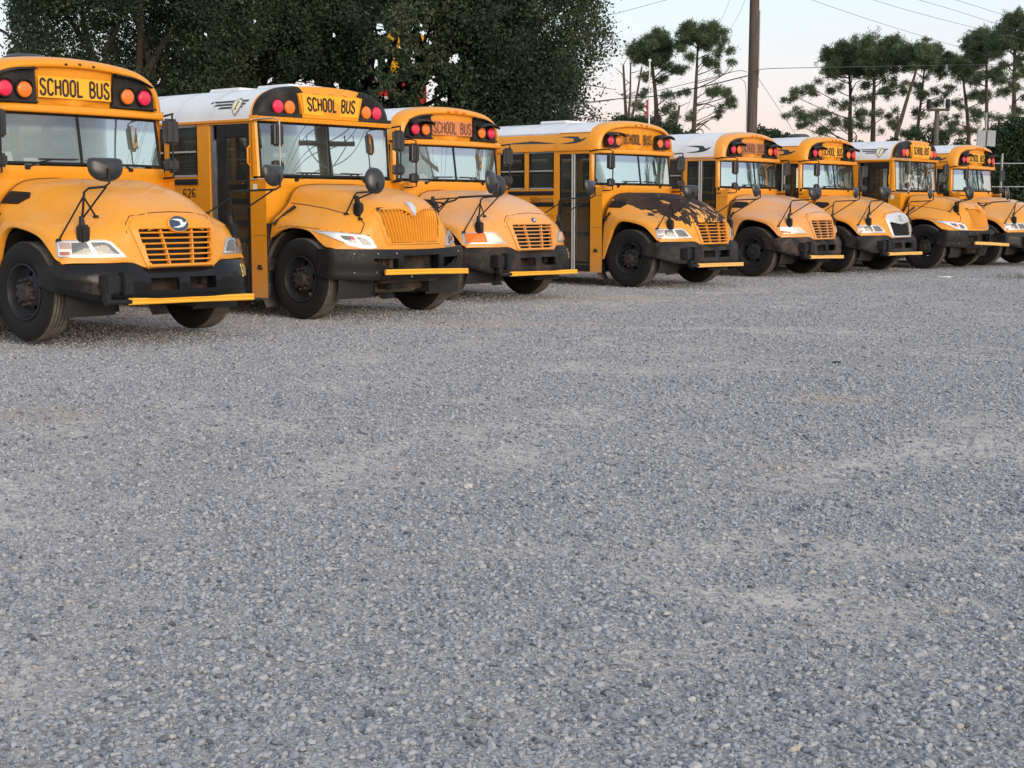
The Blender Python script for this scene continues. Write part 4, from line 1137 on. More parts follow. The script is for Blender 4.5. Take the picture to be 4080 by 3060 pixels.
            part('lens', f'{K}_hllo{s_}', lambda: sfh.pad('y', mx([(.91, 1.024), (.80, 1.024), (.75, 1.004), (.645, .888), (.895, .886)] if lt == 'amber' else O, s_), .008, .024, .006, 4), M['clear_old'], h)
        # side vents of the hood
        if not ic:
            ax = 'x-' if s_ < 0 else 'x+'
            V = [(-.555, 1.525), (-.555, 1.402), (-.325, 1.395), (-.245, 1.462), (-.29, 1.51)]
            vt = part('hood_vent', f'v_vent{s_}', lambda: sfh.pad(ax, V, -.01, .012, .0, 3), M['gasket'], hood)
            def louv():
                mb = MB()
                for q in range(5): mb = sfh.seam(ax, [(-.53+q*.05, 1.412), (-.52+q*.05, 1.502)], .012, .017, mb)
                return mb
            part('vent_louvre', f'v_louv{s_}', louv, M['black'], vt)
        # hood latch
        ax = 'x-' if s_ < 0 else 'x+'
        lp = [(-.455, 1.30), (-.485, 1.25), (-.53, 1.17)] if not ic else [(-.36, 1.40), (-.42, 1.31), (-.50, 1.18)]
        def latch():
            p = [sfh.hit(ax, *q, .018) for q in lp]; mb = MB().tube(p, [.026, .014, .022], 8); return mb
        part('hood_latch', f'{K}_latch{s_}', latch, M['gasket'])
    # mirror bases and cross mirrors
    for s_, hp, arm in ((-1, cfg['dm'], cfg.get('dtop', 1.545)), (1, cfg['vm'], 1.535)):
        def crossm():
            base = sfh.hit('z', s_*.955, .70, .0); top = Vector((s_*.935, .735, arm)); hc = Vector((hp[0], hp[1], hp[2]))
            fa = Vector((-.25*s_, -1, -.12)); kn = Vector((hc.x, hc.y, arm+.015))+fa.normalized()*-.09
            mb = MB(); r = .0125
            mb.tube([base+Vector((0, .0, .10)), (base+top)/2, top-Vector((0, 0, .035)), top+(kn-top).normalized()*.045, kn-(kn-top).normalized()*.05, kn+Vector((0, 0, .03)), hc-fa.normalized()*.088-Vector((0, 0, .03))], r, 8)
            low = base+Vector((0, .0, .13))
            mb.tube([low, kn-(kn-top)*.12], r*.85, 6)
            feet = []
            for q in ((-.20, -.16), (.20, -.10)):
                e = sfh.hit('z', s_*.935+q[0]*1.0, .735+q[1], .004)
                if ic and q[0]*s_ > 0: e = sfh.hit('z', s_*.80, .45, .004)
                mb.tube([low+(top-low)*.75, e], r*.8, 6); feet.append(e)
                mb.tube([e-Vector((0, 0, .01)), e+Vector((0, 0, .016))], [.034, .022], 10)
            return mb
        ma = part('mirror_arm', f"{K}_marm{s_}_{hp}", crossm, M['gasket'])
        def mbase():
            b = sfh.hit('z', s_*.955, .70, .0)
            return MB().box(b.x-.055, b.x+.055, b.y-.03, b.y+.075, b.z-.10, b.z+.085, .018).tube([b+Vector((0, .01, .08)), b+Vector((0, .0, .17))], [.034, .022], 10)
        part('mirror_base', f'{K}_mbase{s_}', mbase, M['black'])
        fa = (-.25*s_, -1, -.12)
        hm = part('cross_mirror', f"{K}_mback{s_}_{hp}", lambda: dish(hp, .29 if (ic or cfg.get('round') == s_) else .37, .275 if (ic or cfg.get('round') == s_) else .25, fa, flat=not (ic or cfg.get('round') == s_))[0], M['mirrorshell'])
        part('mirror_glass', f"{K}_mface{s_}_{hp}", lambda: dish(hp, .29 if (ic or cfg.get('round') == s_) else .37, .275 if (ic or cfg.get('round') == s_) else .25, fa, flat=not (ic or cfg.get('round') == s_))[1], M['mirrorface'], hm)
        # flat and convex side mirrors on a post
        zo = .09 if ic else 0
        xm, ym = s_*1.10, -.42
        def post():
            return MB().tube([(s_*1.225, -.84, 2.40+zo), (s_*1.245, -.70, 2.42+zo), (s_*1.15, -.47, 2.425+zo), (xm, ym, 2.40+zo), (xm, ym, 1.72+zo*.6), (xm+s_*.04, ym-.05, 1.705+zo*.6), (s_*1.235, -.80, 1.70+zo*.6)], .0115, 8)
        part('mirror_post', f'{K}_mpost{s_}', post, M['chrome'] if ic and s_ < 0 else M['gasket'])
        for nm, zc, hh, ww in (('side_mirror', 2.22+zo, .29, .185), ('convex_mirror', 1.845+zo*.8, .145, .185)):
            hm = part(nm, f'{K}_{nm}{s_}', lambda: slab_mirror(xm, ym-.035, zc, ww, hh, .085, s_*.12)[0], M['mirrorshell'])
            part('mirror_glass', f'{K}_{nm}g{s_}', lambda: slab_mirror(xm, ym-.035, zc, ww, hh, .085, s_*.12)[1], M['mirrorface'], hm)

    # bumper, crossing arm
    bp_ = part('bumper', K+'_bumper', lambda: bumper_mb(ic), bump, smooth=40, weld=True)
    if ic:
        part('bumper_strut', 'i_strut', lambda: MB().box(-.415, -.345, .86, .905, .60, .80).box(.345, .415, .86, .905, .60, .80), bump, bp_)
        def bolts():
            mb = MB()
            for x, z in ((-1.0, .83), (-.72, .83), (-.45, .83), (.80, .83), (-1.0, .60), (-.74, .60), (.7, .56), (-.2, .535)):
                y = bumper_y(True, x)+.02; mb.lathe([(0, .014), (.008, .012), (.010, 0)], 'y', (x, y, z), 8)
            return mb
        part('bumper_bolt', 'i_bolts', bolts, M['steel'], bp_)
        part('bumper_lip', 'i_smile', lambda: MB().tube([(x, bumper_y(True, x)-.005, .595+.165*(abs(x)/.80)**3) for x in np.linspace(-.80, .80, 25)], .012, 6), M['black'], bp_)
    a0, a1, sp0 = cfg['arm']
    a0, a1 = Vector(a0), Vector(a1)
    def armm():
        d = (a1-a0).normalized(); p = a0+d*sp0; m_ = (p+a1)/2+Vector((0, .012, 0)); mb = MB()
        for dz in (.018, -.018): mb.tube([p+Vector((0, 0, dz)), m_+Vector((0, 0, dz+.004)), a1+Vector((0, 0, dz))], .0175, 8)
        mb.tube([p+Vector((0, -.006, 0)), m_+Vector((0, -.006, .004)), a1+Vector((0, -.006, 0))], .014, 6); return mb
    part('crossing_arm', f"{K}_arm{cfg['arm']}", armm, M['armfade'] if cfg.get('armfade') else M['armyel'])
    if not ic:
        d_ = (a1-a0).normalized()
        part('arm_hinge', f"{K}_hinge{cfg['arm']}", lambda: MB().tube([a0, a0+d_*(sp0+.03)], .028, 8).tube([a0-d_*.01, a0+d_*.012], .038, 10).box(a0.x-.02, a0.x+.05, a0.y-.06, a0.y+.012, a0.z, a0.z+.10, .008), M['black'])
        def actu():
            y = bumper_y(False, -.80); mb = MB(); mb.box(-.955, -.80, y-.07, y+.075, .515, .705, .012); mb.box(-.775, -.655, y-.02, y+.105, .500, .725, .014)
            mb.box(-.81, -.75, y, y+.06, .53, .69, .006); return mb
        part('arm_motor', 'v_motor', actu, M['black'])
    # numbers
    if cfg.get('bnum'):
        mt = M[cfg.get('bnum_mat', 'decal_yel')]
        def num():
            v, f = text2d(cfg['bnum'], .13); return sfb.lay('y', [(.855+.105*p[0]+(.5-p[1])*.0, .615+.145*p[1]) for p in v], f, .004)
        part('fleet_number', 'bnum'+cfg['bnum'], num, mt, bp_)
    if cfg.get('peelfilm'):
        part('torn_film', 'film', lambda: sfb.lay('y', *poly2d([(.93, .785), (1.15, .78), (1.17, .66), (1.10, .645), (1.06, .71), (.95, .70)], .05), .006), M['peeled'], bp_)
    if cfg.get('snum'):
        y1, z0, z1, w = (-1.955, 1.53, 1.65, .27) if ic else (-2.06, 1.505, 1.598, .165)
        def num():
            v, f = text2d(cfg['snum'], .13); return MB().add([(-1.2235, y1-w+w*p[0], z0+(z1-z0)*p[1]) for p in v], f)
        part('fleet_number', f"snum{cfg['snum']}{K}", num, M['ink'] if ic else M['ink_brown'])
    if cfg.get('splate'):
        part('capacity_label', 'splate', lambda: MB().add([(-1.2232, a, b) for a, b in ((-2.035, 1.497), (-1.685, 1.497), (-1.685, 1.577), (-2.035, 1.577))], [(0, 1, 2, 3)]), M['labelbrown'])
        def bord():
            mb = MB()
            for a, b, c, d in ((-2.035, -1.685, 1.572, 1.577), (-2.035, -1.685, 1.497, 1.502), (-2.035, -2.028, 1.502, 1.572), (-1.692, -1.685, 1.502, 1.572)): mb.box(-1.2255, -1.2235, a, b, c, d)
            v, f = text2d('C', .14); return mb.add([(-1.2245, -2.022+.04*p[0], 1.512+.048*p[1]) for p in v], f)
        part('label_print', 'splatetext', bord, M['ink_old'])
    if ic:
        part('door_sticker', 'i_sticker', lambda: MB().add([(-1.2235, a, b) for a, b in ((-.80, 1.605), (-.72, 1.605), (-.72, 1.695), (-.80, 1.695))], [(0, 1, 2, 3)]), M['paper'])
    # roof emblem
    if cfg.get('bird'):
        sx, sz, cy, cz = (.31, .095, -1.25, 2.605) if zs else (.31, .105, -1.29, 2.60)
        for s_, ax in ((-1, 'x-'), (1, 'x+')):
            def bd():
                v, f = poly2d([(cy+p[0]*sx, cz+p[1]*sz*1.15) for p in BIRD], .05); mb = sfr.lay(ax, v, f, .005)
                if cfg['bird'] == 'tail':
                    v, f = poly2d([(-2.95, 2.575), (-2.2, 2.615), (-1.58, 2.555), (-2.1, 2.565)], .08); sfr.lay(ax, v, f, .005, mb)
                return mb
            part('bird_decal', f"bird{cfg['bird']}{bool(zs)}{s_}", bd, M['bird'])
    if ic:
        for s_, ax in ((-1, 'x-'), (1, 'x+')):
            def wing():
                mb = MB()
                for k, (a, b) in enumerate(((-1.70, -1.20), (-1.60, -1.22), (-1.50, -1.23))):
                    z = 2.755-.040*k
                    for pp in ([(a+.05, z+.012), (a, z-.012), (b, z-.012), (b, z+.012)], [(-1.05, z+.012), (-1.03, z-.012), (-.95-.035*k, z-.012), (-.935-.035*k, z+.012)]):
                        v, f = poly2d(pp, .08); sfr.lay(ax, v, f, .005, mb)
                return mb
            part('wing_stripes', f'i_wing{s_}', wing, M['bird'])
            SH = [(-1.225, 2.76), (-1.13, 2.795), (-1.035, 2.76), (-1.03, 2.70), (-1.06, 2.63), (-1.13, 2.555), (-1.20, 2.63), (-1.23, 2.70)]
            sh = part('shield_emblem', f'i_shd{s_}', lambda: sfr.lay(ax, *poly2d(SH, .04), .007), M['greymetal'])
            part('shield_field', f'i_shdf{s_}', lambda: sfr.lay(ax, *poly2d([(-1.13+(p[0]+1.13)*.8, 2.69+(p[1]-2.69)*.8) for p in SH], .04), .010), M['cream'], sh)
            def eye():
                v, f = text2d('I', .16, 0); return sfr.lay(ax, [(-1.155+.05*p[0]+.02*(p[1]-.5), 2.645+.10*p[1]) for p in v], f, .013)
            part('shield_letter', f'i_shdi{s_}', eye, M['ink'], sh)

    for s_ in (-1, 1):
        part('side_marker', f'{K}_marker{s_}', lambda: MB().box(*sorted((s_*1.2215, s_*1.236)), -.735, -.665, .64, .67, .005).box(*sorted((s_*1.2215, s_*1.229)), -.75, -.65, .61, .635, .003), M['hub'])
        part('cowl_seam', f'{K}_cowlseam{s_}', lambda: MB().box(*sorted((s_*1.2205, s_*1.2225)), -.79, -.57, 1.616, 1.622).box(*sorted((s_*1.2205, s_*1.2225)), -.79, -.57, 1.045, 1.050), M['gap'])
        def riv():
            mb = MB()
            for y in np.arange(-1.0, -8.9, -.35):
                for z in ((1.735, 1.60, 1.385, .96) if ic else (1.72, 1.52, 1.36, .96)): mb.lathe([(0, .007), (s_*.003, .005), (s_*.004, 0)], 'x', (s_*1.2205, y, z-.028), 6)
            return mb
        part('rivets', f'{K}_riv{s_}', riv, pb)['kind'] = 'stuff'
    if ic:
        def lipriv():
            mb = MB()
            for x in np.linspace(-1.12, 1.12, 29): mb.lathe([(0, .0065), (.003, .005), (.004, 0)], 'y', (x, -.6315-.06*(x/1.205)**2, 2.525), 6)
            return mb
        part('rivets', 'i_liprivets', lipriv, M['ink_brown'], cap)['kind'] = 'stuff'
    # running gear
    for s_ in (-1, 1):
        for y in (0.0, -6.0):
            for dual in ((0,) if y == 0 else (0, 1)):
                xo = s_*(1.047 if y == 0 else (1.03 if not dual else .71))
                wl = bpy.data.objects.new('wheel', None); C.objects.link(wl); wl.parent = root; wl.location = (-xo, y, 0)
                link('tyre', cached('tyre', tyre_part, True, 40), M['tyre'], wl)
                o_ = s_ if (y == 0 or not dual) else -s_
                if y != 0: o_ = -o_ if not dual else o_
                link('rim', cached(f'rim{o_}', lambda: rim_part(o_), True, 40), M['rim'], wl)
                if cfg.get('hubcover') and y == 0: link('hub', cached(f'hubc{o_}', lambda: hub_cover(o_), True, 40), M['rim'], wl)
                else: link('hub', cached(f'hub{o_}', lambda: hub_part(o_), True, 40), M['hub'], wl)
        part('mud_flap', f'{K}_flap{s_}', lambda: MB().grid([[(x, -.66-.04*math.sin(k*2)+.012*math.sin(x*9), z) for x in np.linspace(s_*.90, s_*1.19, 5)] for k, z in enumerate(np.linspace(.60, .13, 6))]), M['flap'])
        def liner():
            rows = []
            for a in np.linspace(R(-25), R(205), 20):
                rows.append([(s_*x, .64*math.cos(a)*1.0-.0, .53+.62*math.sin(a)) for x in (.50, .8, 1.12)])
            mb = MB().grid(rows); return mb.add([(s_*.5, -.65, .3), (s_*.5, .65, .3), (s_*.5, .62, 1.2), (s_*.5, -.62, 1.2)], [(0, 1, 2, 3)])
        part('wheel_well', f'{K}_liner{s_}', liner, M['dark'])
        if ic:      # grey splash shield behind the front wheel
            part('splash_shield', f'i_splash{s_}', lambda: MB().grid([[(s_*x, .655*math.cos(a), .52+.64*math.sin(a)) for x in (1.06, 1.175)] for a in np.linspace(R(118), R(188), 12)]), M['flap'])
    def chas():
        mb = MB()
        for s_ in (-1, 1): mb.box(s_*.43-.04, s_*.43+.04, REAR+.3, .88, .56, .80)
        mb.box(-.95, .95, -.07, .07, .40, .52, .03); mb.box(-.45, .45, -.05, .05, .44, .58)
        mb.box(-.36, .36, -.55, .55, .43, .62, .08); mb.box(-.30, .32, .05, .72, .36, .44, .03)
        mb.box(-1.15, 1.15, REAR+.1, -.70, .86, .90); mb.box(-.95, -.55, -3.6, -2.2, .38, .80, .05)
        mb.box(-.9, .9, -6.1, -5.9, .44, .60, .05); mb.tube([(.5, .5, .42), (.5, -3, .45)], .06, 10)
        mb.box(-1.17, 1.17, -.66, -.60, .60, 1.2)
        mb.box(-.55, .55, .66, .80, .45, 1.1, .03)
        return mb
    part('chassis', K+'_chassis', chas, M['chassis'])
    if cfg.get('oilpan'): part('oil_pan', 'pan', lambda: MB().tube([(-.45, .35, .42), (.45, .35, .42)], [.11, .13], 12), simple('oily_steel', (.14, .13, .07), .6, var=.4))
    # interior
    def inn():
        mb = MB(); mb.box(-1.16, 1.16, REAR+.05, -1.62, .98, 1.02); mb.box(-.60, 1.16, -1.62, -.85, .98, 1.02)
        mb.box(-1.0, 1.12, -.95, -.745, 1.55, 1.78, .03)       # dash
        mb.box(-.60, -.57, -1.62, -.8, .40, 1.0); mb.box(-1.19, -.6, -1.62, -.8, .40, .44); return mb
    part('interior', K+'_inn', inn, M['dark'])
    part('interior_lining', K+'_lining', lambda: MB().grid([[(x*.96, y, 1.0 if z < 1.1 else z-.045) for x, z in section(PROF_I if ic else PROF)[2:-2]] for y in (-1.0, REAR+.06)]).add([(-1.17, REAR+.06, 1.0), (1.17, REAR+.06, 1.0), (1.17, REAR+.06, 2.4), (-1.17, REAR+.06, 2.4)], [(0, 1, 2, 3)]), M['inwall'])
    part('driver_seat', K+'_dseat', lambda: MB().box(.32, .82, -1.75, -1.25, 1.30, 1.42, .04).box(.34, .80, -1.84, -1.72, 1.40, 2.05, .05).box(.5, .64, -1.6, -1.45, 1.0, 1.32), M['seat'])
    part('steering_wheel', K+'_swheel', lambda: MB().tube([(.57+.22*math.cos(a), -1.10+.09*math.sin(a), 1.80+.20*math.sin(a)) for a in np.linspace(0, 2*math.pi, 29)], .014, 6, cap=False).tube([(.37, -1.10, 1.8), (.77, -1.10, 1.8)], .012, 6).tube([(.57, -1.10, 1.8), (.57, -.85, 1.65)], .022, 6), M['gasket'])
    for k in range(8):
        for s_ in (-1, 1):
            part('seat', f'{K}_seat{k}{s_}', lambda: MB().box(min(s_*.25, s_*1.12), max(s_*.25, s_*1.12), -2.45-k*.78, -2.33-k*.78, 1.35, 2.0, .04).box(min(s_*.25, s_*1.12), max(s_*.25, s_*1.12), -2.34-k*.78, -1.95-k*.78, 1.30, 1.44, .03), M['seat'])
    return root

def sfr_point_back(sf, x, z, y, off):
    """point of the cap skin with this outline position pushed back to depth y"""
    o = Vector((x*1.6, y, 2.40+(z-2.40)*1.6)); d = Vector((0, y, 2.40))-o; d.normalize()
    h, n, i, _ = sf.b.ray_cast(o, d)
    if h is None: return Vector((x, y, z))
    return h - d*off

def ic_panel(s_):
    rows = [(k, k*.98, -.629-.006*k, .055) for k in np.linspace(.22, .86, 20)]+[(.90, .90, -.636, .06), (.95, .955, -.647, .07), (.975, .982, -.682, .07), (.988, .994, -.735, .055), (.9945, .999, -.775, .035)]
    G = roof_rows(PROF_I, rows, 2.52); G[:, :, 2] += .006
    mb = MB(); nr, nc = G.shape[:2]; sk = np.zeros((nr, nc), bool)
    for r in range(nr-1):
        for c in range(nc-1):
            q = (G[r, c]+G[r+1, c+1])/2
            if q[0]*s_ < .45+.20*(q[2]-2.56): sk[r, c] = True
    mb.grid(G, skip=sk)
    xs = np.linspace(.46, 1.19, 12)      # lower sill of the panel
    return mb.grid([[(s_*x, -.634-.055*(x/1.22)**2, z) for x in xs] for z in (2.555, 2.60)])

def ws_gasket(ic):
    mb = MB()
    def edge(us, vs):
        c = [np.array(ws_point(ic, u, v)) for u, v in zip(us, vs)]; return c
    n = 31; L = np.linspace(-1, 1, n)
    loops = []
    for k, o in ((1.0, -.03), (1.0, .012), (.985, .014), (.965, .002)):
        P = []
        def pp(u, v):
            p = np.array(ws_point(ic, u*(1-(1-k)*.9), .5+(v-.5)*(1-(1-k)*2.6))); return p+np.array([0, o, 0])
        for u in L: P.append(pp(u, 0))
        for v in np.linspace(0, 1, 10)[1:]: P.append(pp(1, v))
        for u in L[::-1][1:]: P.append(pp(u, 1))
        for v in np.linspace(1, 0, 10)[1:-1]: P.append(pp(-1, v))
        loops.append(P)
    mb.grid(loops, closed=True)
    rows = []
    for x0, o in ((-.017, -.004), (-.014, .012), (.014, .012), (.017, -.004)):
        rows.append([np.array(ws_point(ic, x0/1.19, v))+np.array([0, o, 0]) for v in np.linspace(0.01, .99, 9)])
    mb.grid(rows); return mb

def hood_seams(ic):
    sf = surf('ih' if ic else 'vh'); mb = MB()
    if ic:
        for s_ in (-1, 1):
            ax = 'x-' if s_ < 0 else 'x+'
            sf.seam(ax, [(-.50, 1.455), (-.2, 1.43), (.15, 1.385), (.45, 1.32), (.62, 1.27), (.69, 1.20), (.70, 1.10), (.685, 1.055)], .010, .003, mb)
            sf.seam('y', [(s_*1.14, 1.115), (s_*.98, 1.10), (s_*.82, 1.075), (s_*.70, 1.05)], .010, .003, mb)
            sf.seam(ax, [(-.42, 1.145), (-.2, 1.17), (.1, 1.15), (.4, 1.12)], .008, .003, mb)
    else:
        sf.seam('y', [(-.575, 1.10), (-.56, 1.20), (-.49, 1.275), (-.25, 1.308), (0, 1.318), (.25, 1.308), (.49, 1.275), (.56, 1.20), (.575, 1.10)], .008, .003, mb)
    return mb

def shield_badge(k):
    sf = surf('ih'); c = (0, 1.375); P = [(-.062, 1.445), (0, 1.46), (.062, 1.445), (.066, 1.41), (.045, 1.345), (0, 1.285), (-.045, 1.345), (-.066, 1.41)]
    if k: P = [(p[0]*.72, 1.375+(p[1]-1.375)*.72) for p in P]
    return sf.pad('y', P, -.01, .022+.010*k, .004, 3)

# label, pose and state of every bus (front-axle point, heading)
V0 = (1.36, 1.02, 1.745)
BUSES = [
 dict(kind='vis', X=-4.221, Y=15.468, yaw=51.84, dz=.035, seed=1, header='panel', sign='bright', badge='big', lamp='led', hfade=.22, fade=.03, dirt=.25, bnum='611', fan=True, brough=.07, bdust=.03,
      dm=(-.68, .74, 1.765), vm=(1.30, 1.02, 1.74), arm=((-.95, 1.06, .435), (.97, 1.03, .400), .26), label='nearest school bus at the left edge, number 611 on its glossy black bumper'),
 dict(kind='ic', X=-1.909, Y=18.915, yaw=50.64, seed=2, hfade=.25, fade=.04, dirt=.45, bdust=.05, brough=.4, snum='626', hatch=True, hatch2=True, lamp='led', oilpan=True,
      dm=(-.54, .70, 1.73), dtop=1.575, vm=(1.40, .95, 1.745), arm=((-.72, 1.03, .605), (.80, 1.06, .575), .02), label='flat-windshield school bus with chrome shield over vertical grille slats, parked second from the left'),
 dict(kind='vis', X=-.423, Y=22.562, yaw=49.93, seed=3, header='panel', visor=True, sign='faded', badge='small', lamp='amber', hfade=.85, fade=.12, bigclr=True, dirt=.45, bnum='562', bnum_mat='decal_tan', brust=.22, bdust=.25, fadecol=(.74, .42, .24), brough=.5,
      dm=(-.53, .72, 1.725), vm=V0, round=-1, arm=((-.90, 1.07, .42), (1.03, 1.02, .40), .24), label='third school bus from the left, with amber turn lamps and a faded orange sign'),
 dict(kind='vis', X=2.823, Y=26.271, yaw=49.29, seed=4, header='pod', visor=True, sign='plain', badge='none', lamp='led', paleturn=True, hfade=.35, fade=.14, peel=True, zsplit=True, bird='tail', snum='560', splate=True, hatch=True, peelfilm=True, dirt=.5, bdust=.5, brough=.5,
      dm=(-.545, .865, 1.70), vm=V0, arm=((-.80, 1.06, .40), (1.0, 1.0, .375), .22), armfade=True, label='school bus with paint peeled to black across its hood, number 560 by the door'),
 dict(kind='vis', X=5.61, Y=30.19, yaw=51.0, seed=5, header='panel', visor=True, sign='brown', badge='none', lamp='old', hfade=1.0, fade=.35, fadecol=(.66, .38, .24), bigclr=True, bird='bird', hubcover=True, dirt=.7, brust=.35, bdust=.5, brough=.5,
      dm=(-.58, 1.08, 1.705), vm=V0, arm=((-.92, 1.06, .42), (.88, 1.02, .38), .22), armfade=True, label='school bus with sun-bleached peach hood, brown sign and bird emblem on its white roof'),
 dict(kind='vis', X=7.692, Y=32.046, yaw=49.31, seed=6, header='panel', visor=True, sign='bright', badge='mesh', grille='mesh', lamp='led', paleturn=True, hfade=.5, fade=.10, zsplit=True, bird='bird', fan=True, dirt=.45, bdust=.5, brough=.5,
      dm=(-.55, .88, 1.755), vm=V0, arm=((-.88, 1.05, .42), (.98, 1.06, .40), .22), armfade=True, label='school bus with a silver framed black mesh grille, sixth in the row'),
 dict(kind='ic', X=10.202, Y=34.088, yaw=50.8, seed=7, hfade=.30, fade=.06, dirt=.3, bdust=.2, badge='yellow', lamp='led', brough=.45,
      dm=(-.54, .80, 1.75), dtop=1.575, vm=(1.40, .95, 1.745), arm=((-.72, 1.04, .605), (.86, 1.24, .535), .02), armfade=True, label='flat-windshield school bus with an all yellow shield and grille, seventh in the row'),
 dict(kind='vis', X=12.254, Y=36.217, yaw=49.01, seed=8, header='panel', visor=True, sign='bright', badge='big', lamp='led', paleturn=True, hfade=.6, fade=.08, zsplit=True, bird='bird', dirt=.4, bdust=.5,
      dm=(-.55, .88, 1.755), vm=V0, arm=((-.88, 1.05, .42), (.98, 1.06, .40), .22), label='farthest school bus, its hood cut off by the right edge of the photo'),
]
roots = [build_bus(c) for c in BUSES]

# ================================================================== ground
def hash2(i, j, s):
    v = np.sin(i*127.1+j*311.7+s*74.7)*43758.5453
    return v-np.floor(v)
def vnoise(x, y, s):
    i, j = np.floor(x), np.floor(y); fx, fy = x-i, y-j; fx = fx*fx*(3-2*fx); fy = fy*fy*(3-2*fy)
    a, b, c, d = hash2(i, j, s), hash2(i+1, j, s), hash2(i, j+1, s), hash2(i+1, j+1, s)
    return (a*(1-fx)+b*fx)*(1-fy)+(c*(1-fx)+d*fx)*fy
def fbm(x, y, s, o=5):
    t = 0; a = .5; n = 0
    for k in range(o): t = t+a*vnoise(x*2**k, y*2**k, s+k); n += a; a *= .55
    return t/n
RD = np.array([.62, .785])          # direction of the row, along which vehicles drive
def dust_at(x, y):
    """how far fines and dust show between the stones: worn in long streaks where buses drive"""
    u, v = x*RD[0]+y*RD[1], -x*RD[1]+y*RD[0]
    a = fbm(u*.16, v*.75, 3, 5); b = fbm(x*.9, y*.9, 11, 4); c = fbm(x*2.1, y*2.1, 31, 4)
    return np.clip((a*.30+b*.25+c*.45-.45)*5.0, 0, 1)*.80
def sand_at(x, y):
    s = np.zeros_like(x)
    for u, v, rx, ry in ((30, 1665, .9, .4), (3390, 1592, .5, .28), (3160, 1860, .3, .10), (2350, 1190, 2.0, .6), (1750, 1290, 2.2, .6)):
        p = ground_pt(u, v); s = np.maximum(s, np.exp(-((x-p[0])/rx)**2-((y-p[1])/ry/1.6)**2))
    n = fbm(x*2.2, y*2.2, 23, 4)
    return np.clip((s*1.1+n*1.1-.95)*1.5, 0, .7)
def ground_pt(u, v):
    a, b = pix(u, v, 1.0), pix(u, v, 2.0); t = (0-a[2])/(b[2]-a[2]); return a+(b-a)*t

